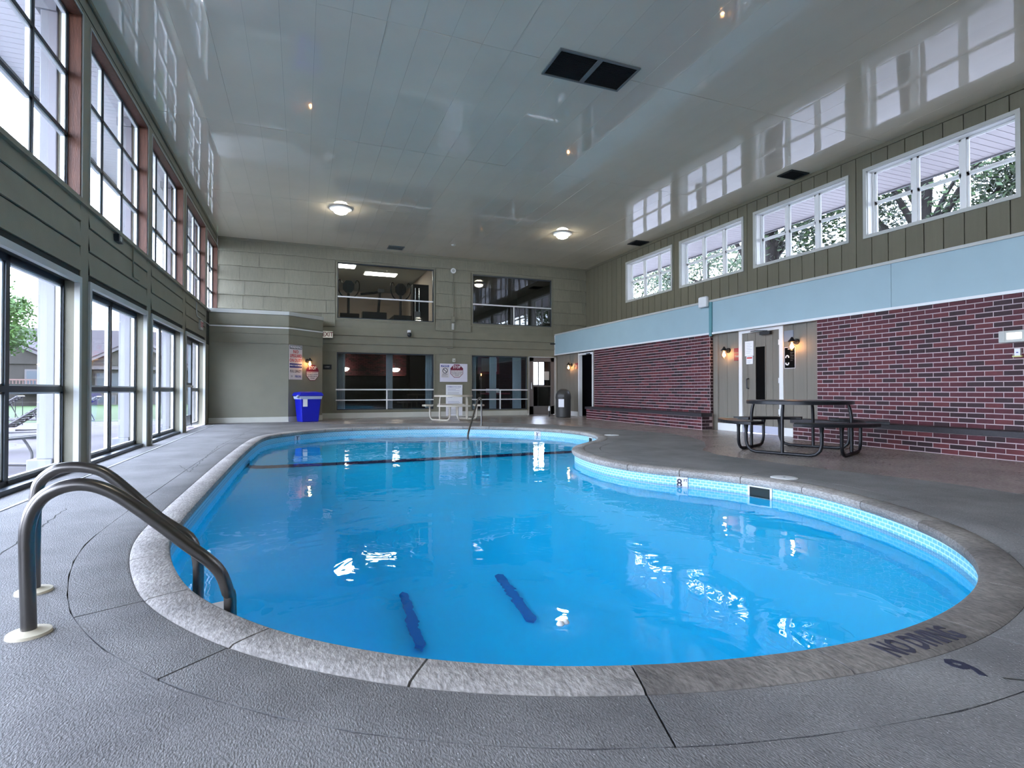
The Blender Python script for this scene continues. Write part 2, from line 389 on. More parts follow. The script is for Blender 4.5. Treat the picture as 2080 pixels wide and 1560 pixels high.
# constraint edges
edges = [(0, 1), (1, 2), (2, 3), (3, 0)]
seq = [0] + list(range(4, 4 + ntex)); edges += [(seq[k], seq[(k + 1) % len(seq)]) for k in range(len(seq))]
b0 = 4 + ntex; edges += [(b0 + k, b0 + (k + 1) % NO) for k in range(NO)]
vv, ee, ff, _, _, _ = delaunay_2d_cdt([p.to_2d() if len(p) > 2 else p for p in pts], edges, [], 0, 1e-5)
mb = MB(); mb.v = [(p.x, p.y, 0) for p in vv]
for f in ff:
    c = sum((vv[k] for k in f), Vector((0, 0))) / len(f)
    if inside(c, apo): continue
    a, b, d = (vv[k] for k in f[:3])
    if (b - a).cross(d - a) < 0: f = f[::-1]
    mb.f.append(tuple(f)); mb.mi.append(0 if inside(c, tex) else 1)
for k in range(NO):   # recess edge of the joint
    a, b = apo[k], apo[(k + 1) % NO]; mb.quad((a.x, a.y, 0), (b.x, b.y, 0), (b.x, b.y, -.12), (a.x, a.y, -.12))
fl = mb.build('floor', [M_deck, M_smooth]); fl['kind'] = 'structure'
# bed under the joints
mb = MB()
for k in range(NO):
    j = (k + 1) % NO; a, b = OUT[k] + NR[k] * .03, OUT[j] + NR[j] * .03; c, d = apo[j] + NR[j] * .02, apo[k] + NR[k] * .02
    mb.quad((a.x, a.y, -.03), (d.x, d.y, -.03), (c.x, c.y, -.03), (b.x, b.y, -.03))
mb.build('joint_filler', M_groove, fl)

def ring_piece(s0, s1, prof, gap):
    """piece between outline samples s0..s1, prof = [(offset, z)] closed section"""
    g = gap / STEP; s0 += g; s1 -= g; n = max(3, int(s1 - s0) + 1); m = MB(); k = len(prof)
    for a in range(n + 1):
        s = s0 + (s1 - s0) * a / n
        for o, z in prof:
            p = pt(s, o); m.v.append((p.x, p.y, z))
    for a in range(n):
        for q in range(k):
            r = (q + 1) % k; m.f.append((a * k + q, a * k + r, (a + 1) * k + r, (a + 1) * k + q)); m.mi.append(0)
    m.f.append(tuple(range(k))[::-1]); m.f.append(tuple(n * k + q for q in range(k))); m.mi += [0, 0]; m.sm = True
    return m
# coping stones about 0.65 m long, joints as in the photograph on the near side
j0 = nearest(-.10, 2.16); nst = round(PER / .655)
joints = [j0 + NO * k / nst for k in range(nst + 1)]
cope = structure('trim_1')
prof = [(.03, -.075), (.0, -.072), (-.014, -.05), (-.017, -.028), (-.010, -.008), (.012, .004), (.10, .006), (.152, .004), (CW, -.004), (CW, -.075)]
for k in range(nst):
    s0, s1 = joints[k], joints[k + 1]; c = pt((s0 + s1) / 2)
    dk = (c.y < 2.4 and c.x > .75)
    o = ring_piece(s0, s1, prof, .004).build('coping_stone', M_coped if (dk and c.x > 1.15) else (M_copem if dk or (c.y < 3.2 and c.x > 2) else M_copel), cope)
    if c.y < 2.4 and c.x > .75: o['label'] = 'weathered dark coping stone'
aprof = [(CW + .002, -.06), (CW + .002, -.004), (CW + .012, .0), (APR - .005, .0), (APR - .005, -.06)]
for k in range(0, nst, 2):
    s0, s1 = joints[k], joints[min(k + 2, nst)]
    ring_piece(s0, s1, aprof, .0035).build('apron_slab', M_deck, fl)
# surface cracks / straight joints cut in the outer deck, as thin recessed lines
def crackline(P, w=.006, jit=.012, name='joint_line', m=M_groove, par=fl, seg=.06):
    q = []; P = [Vector(p) for p in P]
    for a, b in zip(P, P[1:]):
        n = max(1, int((b - a).length / seg))
        for k in range(n):
            d = (b - a).normalized(); q.append(a.lerp(b, k / n) + Vector((-d.y, d.x)) * random.uniform(-jit, jit))
    q.append(P[-1]); mbx = MB()
    for a, b in zip(q, q[1:]):
        d = (b - a).normalized(); n = Vector((-d.y, d.x)) * w * random.uniform(.3, .6)
        mbx.quad((*(a - n), .0012), (*(b - n), .0012), (*(b + n), .0012), (*(a + n), .0012))
    return mbx.build(name, m, par)
for P in ([(-2.1, 7.4), (-1.3, 7.2), (-1.1, 6.6), (-1.2, 9.5), (-1.05, 12.0)],
          [(-1.6, 4.9), (-1.45, 3.4), (-1.6, 2.2)], [(1.98, 1.0), (2.6, .55), (3.2, .1)], [(4.35, 2.0), (4.8, 1.7)], [(-.9, 14.2), (-1.1, 12.0)]):
    crackline(P)
# drain channel along the left windows
dr = structure('trim_2', (-2.0, 0, 0))
box('channel', M_dark, dr, -.035, -.028, 1.0, 15.2, 0, .004); box('channel', M_dark, dr, -.004, .004, 1.0, 15.2, 0, .004)
box('channel_cover', M_trimgrey, dr, -.028, -.004, 1.0, 15.2, 0, .003)

# ------------------------------------------------------------------ pool shell
def bed(x, y, dist):
    if y > 9.0: z = -1.10
    elif y > 5.2: z = -1.10 - (9.0 - y) / 3.8 * 1.35
    else: z = -2.45
    hop = -1.12 - max(0, dist - .25) * 1.1
    z = max(z, hop)
    if dist < .25: z = max(z, -1.10 + .12 * (1 - dist / .25) ** 2)
    return z
mb = MB(); n0 = NO
wp = off(.025); uvs = []
lev = [-.02, -.17, -.30, -.7, -.98]
mb.v = [(p.x, p.y, z) for z in lev for p in wp]
for l in range(len(lev) - 1):
    for k in range(NO):
        j = (k + 1) % NO; mb.f.append((l * NO + k, l * NO + j, (l + 1) * NO + j, (l + 1) * NO + k)); mb.mi.append(0)
        for kk, ll in ((k, l), (k + 1, l), (k + 1, l + 1), (k, l + 1)): uvs.append((kk * STEP, lev[ll]))
pool = structure('wall_pool')
me = mb.mesh('liner_wall', M_liner); ul = me.uv_layers.new(name='UVMap')
for i, u in enumerate(uvs): ul.data[i].uv = u
me.shade_smooth(); link('liner_wall', me, pool)
gp = list(wp); ed = [(k, (k + 1) % NO) for k in range(NO)]
gx = -.7
while gx < 5.5:
    gy = 1.5
    while gy < 13:
        if inside((gx, gy), [tuple(p) for p in wp]) and min((p - Vector((gx, gy))).length for p in wp[::2]) > .07: gp.append(Vector((gx, gy)))
        gy += .2
    gx += .2
vv, ee, ff, _, _, _ = delaunay_2d_cdt(gp, ed, [], 0, 1e-5)
mb = MB()
for p in vv:
    d = min((q - p).length for q in wp)
    mb.v.append((p.x, p.y, bed(p.x, p.y, d)))
wt = [tuple(p) for p in wp]
for f in ff:
    c = sum((vv[k] for k in f), Vector((0, 0))) / len(f)
    if not inside(c, wt): continue
    a, b, d = (vv[k] for k in f[:3])
    mb.f.append(tuple(f) if (b - a).cross(d - a) > 0 else tuple(f[::-1])); mb.mi.append(0)
me = mb.mesh('liner_bed', M_floorliner); me.shade_smooth(); link('liner_bed', me, pool)
# dark painted line across the slope break
mb = MB(); q = []
ys = 9.05
n = 60
for k in range(n + 1):
    x = -.735 + (5.26 + .735) * k / n; d = min(x + .735, 5.26 - x)
    q.append((x, bed(x, ys, d) + .012))
q = [(-.735, -.32)] + q
for (x0, z0), (x1, z1) in zip(q, q[1:]): mb.quad((x0, ys - .16, z0), (x1, ys - .16, z1), (x1, ys + .16, z1 + .004), (x0, ys + .16, z0 + .004))
mb.build('dark_stripe', M_stripe, pool)['label'] = 'dark stripe across the pool bed'
for (x, y, a) in ((.875, 4.6, 0), (1.82, 4.6, .03)):
    mb = MB(); L_ = .37; w = .042
    P = [(-L_, -w), (L_, -w), (L_ + w * .8, 0), (L_, w), (-L_, w), (-L_ - w * .8, 0)]
    mb.prism([(b, a_) for a_, b in P][::-1], 0, .03).build('floor_drain', M_drain, None, (x, y, -2.42), a)
    o = COL.objects[-1]
    tag(o, 'long dark slotted drain cover on the deep pool bed, %s of the pair' % ('left' if x < 1.5 else 'right'), 'drain', 'drains on the pool bed')
# water body
mb = MB(); wo = off(.06)
P2 = [(p.x, p.y) for p in wo]
vv, ee, ff, _, _, _ = delaunay_2d_cdt([Vector(p) for p in P2], [(k, (k + 1) % NO) for k in range(NO)], [], 0, 1e-6)
for p in vv: mb.v.append((p.x, p.y, WZ))
for f in ff:
    c = sum((vv[k] for k in f), Vector((0, 0))) / len(f)
    if not inside(c, P2): continue
    a, b, d = (vv[k] for k in f[:3]); ft = tuple(f) if (b - a).cross(d - a) > 0 else tuple(f[::-1])
    mb.f.append(ft); mb.mi.append(0)
nf = len(mb.f); nv = len(mb.v)
mb.v += [(x, y, -2.7) for x, y, z in list(mb.v)]
for f in list(mb.f): mb.f.append(tuple(k + nv for k in reversed(f))); mb.mi.append(0)
# side walls, by boundary edges of the top
from collections import Counter
ec = Counter()
for f in mb.f[:nf]:
    for a, b in zip(f, f[1:] + f[:1]): ec[(a, b)] += 1
for (a, b) in list(ec):
    if (b, a) not in ec: mb.f.append((b, a, a + nv, b + nv)); mb.mi.append(0)
wat = mb.build('pool_water', M_water); tag(wat, 'clear blue water filling the kidney shaped pool', 'water')
wat['kind'] = 'stuff'
# entry steps at the far end
st = thing('pool_steps', 'curved white entry steps under water at the far end', 'steps', (2.75, 12.95, -1.1))
for k, (r, z0, z1) in enumerate(((1.75, 0, .22), (1.35, .22, .45), (.95, .45, .68))):
    arc = [(r * math.cos(t), r * .8 * math.sin(t)) for t in [PI + PI * a / 24 for a in range(25)]]
    MB().prism(arc, z0 + .001, z1).build('step', M_step, st)
    e = MB(); e.tube([(x, y, z1 + .004) for x, y in arc], .012, 6); e.build('step_edge', M_drain, st)

# ------------------------------------------------------------------ depth tiles, skimmer
def on_lip(x, y):
    i = nearest(x, y); p = OUT[i]; n = NR[i]; return p, n, math.atan2(n.y, n.x) - PI / 2
for (x, y, s, lab, ft) in ((-.06, 12.13, '3', 'small white depth tile reading 3 at the far left pool edge', True), (4.98, 11.24, '3', 'small white depth tile reading 3 at the far right pool edge', True),
                       (3.82, 4.77, '8', 'white depth tile reading 8 FT on the near right pool wall', True)):
    p, n, rz = on_lip(x, y); q = p - n * -.016
    t = thing('depth_tile', lab, 'depth marker', (q.x, q.y, -.155), rz)
    w = .085 if s == '3' else .062
    box('tile', M_signwhite, t, -w, w, -.004, .006, -.055, .082)
    text(t, s, .125, (-.03 if s == '8' else -.012, -.006, .01), M_ink, name='numeral')
    text(t, 'FT', .04, (.038, -.006, .045), M_ink, name='lettering')
p, n, rz = on_lip(4.17, 4.03); q = p + n * .014
t = thing('skimmer', 'white framed rectangular skimmer opening in the right pool wall', 'skimmer', (q.x, q.y, -.155), rz)
mb = MB(); mb.box(-.125, .125, -.006, .006, .068, .088).box(-.125, .125, -.006, .006, -.10, -.082).box(-.125, -.105, -.006, .006, -.082, .068).box(.105, .125, -.006, .006, -.082, .068)
mb.build('frame', M_white, t); box('opening', M_rope, t, -.105, .105, -.002, .004, -.082, .068)
p, n, rz = on_lip(5.36, 9.55); q = p + n * .012
t = thing('skimmer', 'small dark skimmer opening in the pool wall by the far bend', 'skimmer', (q.x, q.y, -.155), rz)
box('frame', M_white, t, -.11, .11, -.006, .004, -.06, .085); box('opening', M_rope, t, -.085, .085, -.010, .0, -.04, .065)
for (x, y, r, lab) in ((5.56, 9.01, .14, 'round white deck lid beside the pool bend, farther one'), (4.45, 4.02, .125, 'round white deck lid beside the white framed skimmer')):
    t = thing('deck_lid', lab, 'lid', (x, y, 0)); MB().lathe([(r, 0), (r, .005), (r * .93, .008)], 28).build('cover', M_white, t)
    MB().lathe([(.012, .008), (.012, .010)], 8).build('finger_hole', M_dark, t)
# floating dispenser
t = thing('chlorine_floater', 'small white two lobed float on the near water', 'float', (1.09, 2.17, WZ))
for x, y in ((-.016, 0), (.014, .008)): MB().lathe([(.004, -.015), (.016, -.008), (.018, .002), (.012, .013), (.003, .017)], 14, (x, y)).build('lobe', M_white, t)

# markings painted on the deck
t = thing('painted_marking', 'black NO DIVING lettering stencilled on the dark coping', 'marking', (1.99, 1.235, .0065), .03)
text(t, 'NO DIVING', .135, (0, 0, 0), M_ink, rot=(0, 0, 0), sx=.54, bold=.03)
t = thing('painted_marking', 'dark blue numeral 9 painted on the deck by the coping', 'marking', (1.945, 1.07, .001), .15)
text(t, '9', .15, (0, 0, 0), mat('faded_navy_paint', (.012, .015, .04), .6), rot=(0, 0, 0), sx=.8, name='numeral', bold=.028)

# ------------------------------------------------------------------ ladder (near left)
def smooth(P, n=4):
    P = [Vector(p) for p in P]; out = []
    for i in range(len(P) - 1):
        p0 = P[max(i - 1, 0)]; p1 = P[i]; p2 = P[i + 1]; p3 = P[min(i + 2, len(P) - 1)]
        for k in range(n):
            t = k / n; out.append(.5 * ((2 * p1) + (p2 - p0) * t + (2 * p0 - 5 * p1 + 4 * p2 - p3) * t * t + (3 * p1 - p0 - 3 * p2 + p3) * t ** 3))
    out.append(P[-1]); return out
lad = thing('pool_ladder', 'stainless steel pool ladder with two curved grab rails at near left corner', 'ladder', (-.9, 2.43, 0))
railp = [(0, 0, -.02), (-.005, 0, .15), (-.01, 0, .33), (-.005, 0, .395), (.012, 0, .45), (.045, 0, .493), (.105, 0, .520), (.17, 0, .520), (.24, 0, .49), (.31, 0, .435), (.40, 0, .352),
         (.49, 0, .265), (.56, 0, .20), (.603, .01, .14), (.628, .02, .06), (.636, .03, 0), (.636, .04, -.4), (.62, .04, -.95)]
MB().tube(smooth(railp), .0235, 16).build('rail', M_steel, lad)
railb = [(-.17, .50, -.02), (-.172, .50, .15), (-.17, .50, .34), (-.165, .50, .42), (-.15, .50, .475), (-.10, .50, .52), (-.04, .50, .53), (.03, .50, .52), (.09, .50, .49), (.18, .50, .40), (.29, .50, .28),
         (.41, .50, .18), (.44, .50, .10), (.45, .50, .03), (.45, .50, -.08), (.45, .48, -.4), (.45, .46, -.95)]
MB().tube(smooth(railb), .0235, 16).build('rail', M_steel, lad)
for x, y in ((0, 0), (-.17, .50)):
    MB().lathe([(.066, 0), (.064, .010), (.03, .016), (.026, .018)], 28, (x, y)).build('escutcheon', M_escut, lad)
a = math.atan2(.5, -.162)
for z in (-.155, -.45, -.75):
    mb = MB(); R = Matrix.Translation((.60, .28, z)) @ Matrix.Rotation(a, 4, 'Z')
    mb.box(-.215, .22, -.035, .075, -.015, .015, rot=R); mb.build('tread', M_white, lad)
# grab rail at the far steps
hr = thing('handrail', 'stainless handrail curving into the far pool steps', 'handrail', (4.07, 12.5, 0))
P = [(0, 0, 0), (0, 0, .45), (-.01, -.01, .60), (-.05, -.05, .67), (-.10, -.10, .66), (-.16, -.16, .58), (-.32, -.38, .28), (-.50, -.65, -.02), (-.56, -.74, -.14), (-.57, -.76, -.30), (-.57, -.76, -.9)]
MB().tube(smooth(P), .022, 12).build('rail', M_steel, hr)
MB().lathe([(.05, 0), (.048, .01), (.025, .014)], 20, (0, 0)).build('escutcheon', M_steel, hr)

# ------------------------------------------------------------------ ceiling
ceil = structure('ceiling', (0, 0, ZC))
box('ceiling_backing', M_ceilback, ceil, XL - .3, XU + .3, YF, YB + .05, .03, .06)
pw = (XU - XL) / 30
yc = [YF, -.1, 3.2, 6.5, 9.9, 13.4, YB]
pm = {}
for a, b in zip(yc, yc[1:]):
    for k in range(30):
        L = b - a
        if L not in pm: pm[L] = MB().box(-pw / 2 + .001, pw / 2 - .001, -L / 2 + .003, L / 2 - .003, 0, .012).mesh('ceiling_board', M_ceil)
        o = link('ceiling_board', pm[L], ceil, (XL + pw * (k + .5), (a + b) / 2, random.uniform(0, .003)))
        o.rotation_euler = (random.gauss(0, .0006), random.gauss(0, .0028), 0)
# crown moulding
tr = structure('trim_3')
box('moulding', M_wall, tr, XL, XU, YB - .03, YB, ZC - .07, ZC); box('moulding', M_uppboard, tr, XU - .03, XU, YF, YB - .03, ZC - .07, ZC)
box('moulding', M_wall, tr, XL, XL + .02, YF, YB - .03, ZC - .05, ZC)
def grille(name, lab, cat, x0, x1, y0, y1, mid=False, m=M_vent):
    t = thing(name, lab, cat, ((x0 + x1) / 2, (y0 + y1) / 2, ZC)); w, h = (x1 - x0) / 2, (y1 - y0) / 2; f = .03
    mb = MB(); mb.box(-w, w, -h, -h + f, -.02, 0).box(-w, w, h - f, h, -.02, 0).box(-w, -w + f, -h + f, h - f, -.02, 0).box(w - f, w, -h + f, h - f, -.02, 0)
    if mid: mb.box(-.035, .035, -h + f, h - f, -.02, 0)
    mb.build('frame', m, t); box('void', M_vent if y0 > 15 else M_ventdark, t, -w + f, w - f, -h + f, h - f, -.004, -.001)
    sl = MB(); n = int((2 * h - 2 * f) / .022)
    for k in range(n):
        y = -h + f + (k + .5) * (2 * h - 2 * f) / n; sl.box(-w + f, w - f, y - .0018, y + .0018, -.014, -.005)
    o = sl.build('louvres', M_vent if y0 > 15 else M_ventdark, t); o['kind'] = 'stuff'; return t
grille('ceiling_vent', 'large double return air grille in the middle of the ceiling', 'vent', 3.08, 4.30, 6.20, 6.80, True)
grille('ceiling_vent', 'dark vent by the right wall over the third window', 'vent', 9.08, 9.56, 7.98, 8.34, m=M_ventdark)
grille('ceiling_vent', 'dark vent by the right wall nearest the back corner', 'vent', 9.12, 9.58, 13.42, 13.88, m=M_ventdark)
grille('ceiling_vent', 'small grey vent near the back wall over the left gym window', 'vent', 2.46, 2.94, 16.62, 17.02)
def dome(x, y, lab):
    t = thing('ceiling_lamp', lab, 'ceiling light', (x, y, ZC), 0, 'round ceiling lamps')
    MB().lathe([(.17, 0), (.26, -.005), (.265, -.03), (.22, -.05), (.15, -.055)], 32).build('rim', M_white, t)
    MB().lathe([(.17, -.045), (.165, -.08), (.14, -.115), (.08, -.14), (.01, -.148)], 28).build('diffuser', M_lamp, t)
dome(.87, 13.65, 'left of the two round ceiling lamps over the far pool end'); dome(6.81, 13.6, 'right of the two round ceiling lamps over the far pool end')
for x, y in ((.87, 1.2), (6.81, 1.2)): dome(x, y, ('left' if x < 3 else 'right') + ' round ceiling lamp over the near deck, outside the view')
t = thing('smoke_detector', 'small round smoke detector on the ceiling near the back wall', 'detector', (4.27, 15.85, ZC)); MB().lathe([(.07, 0), (.07, -.02), (.05, -.04)], 20).build('housing', M_trimgrey, t)

# ------------------------------------------------------------------ left wall
LF = structure('wall_left', (XL, 0, 0), R_L)      # local x = world y, local y = depth outwards
piers = [(1.98 - 5.44, 2.21 - 5.44), (1.98 - 2.72, 2.21 - 2.72), (1.72, 1.96), (4.44, 4.68), (7.16, 7.40), (9.88, 10.12), (12.60, 12.87), (15.32, 15.52)]
SILL, HEAD, LTOP, DEP = 2.94, 4.96, 2.09, .13
T_ = .20
for (a, b) in piers:
    box('pier', M_wall, LF, a - .05, b + .05, 0.012, T_, 0, SILL - .05)
    box('pilaster_strip', M_wall, LF, a, b, 0, .012, 0, LTOP + .85)
    box('pier', M_wall, LF, a - .02, b + .02, 0.012, T_ - .0, SILL - .05, HEAD)
    box('pilaster_strip', M_wall, LF, a, b, -.004, .012, SILL, HEAD + .05)
box('header', M_wall, LF, YF, YB, .012, T_, HEAD, ZC); box('header_batten', M_groove, LF, YF, YB, .006, .012, HEAD + .10, HEAD + .106)
box('end_wall', M_wall, LF, YF, piers[0][0], 0, T_, 0, HEAD)
box('end_wall', M_wall, LF, 15.45, YB, 0.012, T_, 0, SILL)
box('sill_ledge', M_wall, LF, YF, YB, -.035, T_, SILL - .05, SILL); 
bays = [(p[1], q[0]) for p, q in zip(piers, piers[1:])] + [(15.52, YB - .0)]
for bi, (a, b) in enumerate(bays):
    box('backing', M_groove, LF, a - .01, b + .01, .0105, T_, LTOP - .05, SILL - .05)
    zz = [LTOP + .06, LTOP + .33, LTOP + .60, SILL - .05]
    if bi == len(bays) - 1: continue
    for z0, z1 in zip(zz, zz[1:]):
        mb = MB(); x0, x1 = a + .004, b - .004
        mb.quad((x0, -.012, z0 + .012), (x1, -.012, z0 + .012), (x1, .006, z1), (x0, .006, z1)); mb.quad((x0, .01, z0 + .012), (x1, .01, z0 + .012), (x1, -.012, z0 + .012), (x0, -.012, z0 + .012))
        mb.build('siding_board', M_wall, LF)
# lower windows
def lower_window(idx, a, b, door=False):
    w = structure('window_%d' % idx if not door else 'door_1', (XL, 0, 0), R_L)
    tw = .065
    mb = MB(); mb.box(a, b, -.02, .03, LTOP - tw, LTOP).box(a, a + tw, -.02, .03, 0, LTOP - tw).box(b - tw, b, -.02, .03, 0, LTOP - tw)
    mb.build('casing', M_trimgrey, w)
    mb = MB(); mb.box(a, a + .03, .03, DEP, 0, LTOP).box(b - .03, b, .03, DEP, 0, LTOP).box(a, b, .03, DEP, LTOP - .04, LTOP); mb.build('reveal', mat('taupe_reveal', (.14, .125, .115), .6), w)
    a += .03; b -= .03; top = LTOP - .05; f = .045
    if not door: box('sill', M_dark, w, a, b, .02, .17, 0, .045)
    y0, y1 = DEP - .01, DEP + .05
    mb = MB(); mb.box(a, a + f, y0, y1, .03, top).box(b - f, b, y0, y1, .03, top).box(a, b, y0, y1, top - .06, top).box(a, b, y0, y1, .03, .085)
    m_ = (a + b) / 2
    if door:
        m_ = a + (b - a) * .62
    mb.box(m_ - .035, m_ + .035, y0, y1, .03, top)
    mb.box(a + f, m_ - .035, y0, y1, .85, .905) if not door else None
    mb.box(m_ + .035, b - f, y0, y1, .85, .905)
    mb.build('frame', M_dark, w)
    cells = [(a + f, m_ - .035), (m_ + .035, b - f)]
    for (c, d) in cells:
        if door and c < m_:   # the leaf itself
            lf = MB(); lf.box(c, c + .09, y0 + .005, y1, .03, top - .06).box(d - .09, d, y0 + .005, y1, .03, top - .06).box(c, d, y0 + .005, y1, .03, .30).box(c, d, y0 + .005, y1, top - .14, top - .06).box(c, d, y0 + .005, y1, .98, 1.03)
            L = lf.build('door_leaf', mat('grey_metal_door', (.13, .15, .16), .4, .3), w)
            box('pane', M_glass, w, c + .09, d - .09, y0 + .03, y0 + .036, .30, top - .14)
            box('push_bar', M_trimgrey, w, c + .1, d - .1, y0 - .05, y0 - .02, .93, .97)
            box('door_closer', M_trimgrey, w, c + .08, c + .40, y0 - .07, y0 - .01, top - .13, top - .07)
            continue
        for (z0, z1) in ((.085, .85), (.905, top - .06)):
            s = .028; mb = MB(); mb.box(c, c + s, y0 + .018, y1 - .005, z0, z1).box(d - s, d, y0 + .018, y1 - .005, z0, z1).box(c, d, y0 + .018, y1 - .005, z0, z0 + .018).box(c, d, y0 + .018, y1 - .005, z1 - .018, z1)
            mb.build('sash', M_white, w)
            box('pane', M_glass, w, c + s, d - s, y0 + .03, y0 + .036, z0 + .015, z1 - .015)
for i, (a, b) in enumerate(bays[:-1]): lower_window(i + 1, a, b, door=(i == len(bays) - 2))
# upper windows, wood lined
for i, (a, b) in enumerate(bays):
    w = structure('window_%d' % (i + 11), (XL, 0, 0), R_L)
    j = .028; z0, z1 = SILL, HEAD; d1 = DEP
    if i == len(bays) - 1: b = YB - .02
    mb = MB(); mb.box(a, a + j, .0, d1, z0, z1).box(b - j, b, .0, d1, z0, z1).box(a, b, .0, d1, z1 - j, z1)
    mb.build('wood_lining', M_wood, w)
    mb = MB(); mb.box(a - .012, a + .004, -.012, .004, z0, z1 + .012).box(b - .004, b + .012, -.012, .004, z0, z1 + .012).box(a, b, -.012, .004, z1, z1 + .014); mb.build('casing_edge', M_trimgrey, w)
    a += j; b -= j; z1 -= j; z0 += .015; y0, y1 = d1 - .02, d1 + .04
    cx = [a + (b - a) * k / 3 for k in range(4)]; cz = [z0 + (z1 - z0) * k / 3 for k in range(4)]
    mb = MB()
    for k, x in enumerate(cx): mb.box(x - .014, x + .014, y0, y1, z0, z1)
    for k, z in enumerate(cz): mb.box(a, b, y0, y1, z - .016, z + .016)
    mb.build('frame', M_dark, w)
    for p in range(3):
        for q in range(3):
            c, d, e, g = cx[p] + .014, cx[p + 1] - .014, cz[q] + .016, cz[q + 1] - .016; s = .03
            mb = MB(); mb.box(c, c + s, y0 + .015, y1 - .01, e, g).box(d - s, d, y0 + .015, y1 - .01, e, g).box(c, d, y0 + .015, y1 - .01, e, e + s * .7).box(c, d, y0 + .015, y1 - .01, g - s * .7, g)
            mb.build('sash', M_white, w)
            box('pane', M_glass, w, c + s, d - s, y0 + .03, y0 + .036, e + s * .6, g - s * .6)
# small fittings on the left wall
t = thing('sensor_box', 'small dark sensor box under the second upper left window', 'sensor', (XL, 8.35, SILL - .12), R_L); box('housing', M_dark, t, -.09, .09, -.06, 0, -.045, .045); box('lens', M_trimgrey, t, -.04, .02, -.065, -.058, -.03, .03)
t = thing('exit_sign', 'exit sign seen edge on over the left glass door', 'exit sign', (XL, 14.55, 2.40), R_L); box('housing', M_trimgrey, t, -.17, .17, -.05, 0, -.11, .11, bev=.006); text(t, 'EXIT', .17, (0, -.052, 0), M_red)
t = thing('conduit', 'thin painted conduit dropping between the left wall boards', 'conduit', (XL, 9.05, 0), R_L); MB().tube([(0, -.02, 2.90), (0, -.02, 2.52), (.02, -.02, 2.47), (.30, -.02, 2.47)], .010, 8).build('pipe', M_wall, t)
t = thing('conduit', 'white conduit running along the left wall to the corner', 'conduit', (XL, 14.0, 0), R_L); MB().tube([(0, -.02, 2.86), (.02, -.02, 2.60), (.1, -.02, 2.555), (1.93, -.02, 2.555)], .011, 8).build('pipe', M_trimgrey, t)

# ------------------------------------------------------------------ bump-out in the back left corner
bo = structure('wall_alcove')
BX, BY, CX, CY = -.33, 15.95, .57, 16.75
mb = MB(); mb.prism([(XL, BY), (BX, BY), (CX, CY), (CX, YB), (XL, YB)], 0, 2.90); mb.build('plaster_box', M_plaster, bo)
ang = math.atan2(CY - BY, CX - BX); DL = math.hypot(CX - BX, CY - BY)
nx, ny = math.sin(ang), -math.cos(ang)
def band(o, z0, z1, name, m, par=bo):
    # strip running along both faces, proud by o
    h = math.tan(ang / 2) * o
    P = [(XL, BY - o), (BX + h, BY - o), (CX + nx * o, CY + ny * o), (CX, CY), (BX, BY), (XL, BY)]
    return MB().prism(P, z0, z1).build(name, m, par)
band(.04, 2.90, 3.0, 'top_cap', M_trimgrey); mb = MB(); mb.prism([(XL, BY), (BX, BY), (CX, CY), (CX, YB), (XL, YB)], 2.9, 2.98); mb.build('roof_slab', M_trimgrey, bo)
band(.022, 2.60, 2.895, 'siding_board', M_wall); band(.018, 2.375, 2.592, 'siding_board', M_wall); band(.014, 2.12, 2.368, 'siding_board', M_wall)
band(.028, 2.535, 2.565, 'white_rail', M_white)
bb = structure('baseboard_alcove'); band(.02, 0, .14, 'board', M_cream, bb)

# ------------------------------------------------------------------ back wall
BW = structure('wall_back', (0, YB, 0))
wins = [(1.02, 4.02, 3.08, 4.80), (5.35, 8.27, 3.10, 4.76), (1.01, 4.02, .25, 2.03), (5.32, 7.33, .20, 2.03)]
dX0, dX1, dTop = 7.36, 8.46, 2.04
xs = sorted({XL, XU, 1.02, 4.02, 5.35, 8.27, 5.32, 7.33, dX0, dX1}); zs = sorted({0, 2.03, 2.04, .25, .20, 3.08, 3.10, 4.76, 4.80, ZC})
mb = MB()
for a, b in zip(xs, xs[1:]):
    run = None
    for c, d in zip(zs, zs[1:]):
        mx_, mz = (a + b) / 2, (c + d) / 2
        hole = any(w[0] < mx_ < w[1] and w[2] < mz < w[3] for w in wins) or (dX0 < mx_ < dX1 and mz < dTop)
        if not hole: mb.box(a, b, .02, .14, c, d)
mb.build('wall_core', M_wall, BW)
# long horizontal boards between the floors
for z0, z1, o in ((2.05, 2.282, -.010), (2.294, 2.542, -.018), (2.554, 2.80, -.026)):
    mb = MB(); mb.quad((CX, o, z0), (8.62, o, z0), (8.62, .010, z1), (CX, .010, z1)); mb.quad((CX, .02, z0), (8.62, .02, z0), (8.62, o, z0), (CX, o, z0)); mb.build('siding_board', M_wall, BW)
box('flat_board', M_wall, BW, CX, 1.01, .008, .02, 0, 2.05); box('flat_board', M_wall, BW, 4.02, 5.32, .008, .02, 0, 2.05)
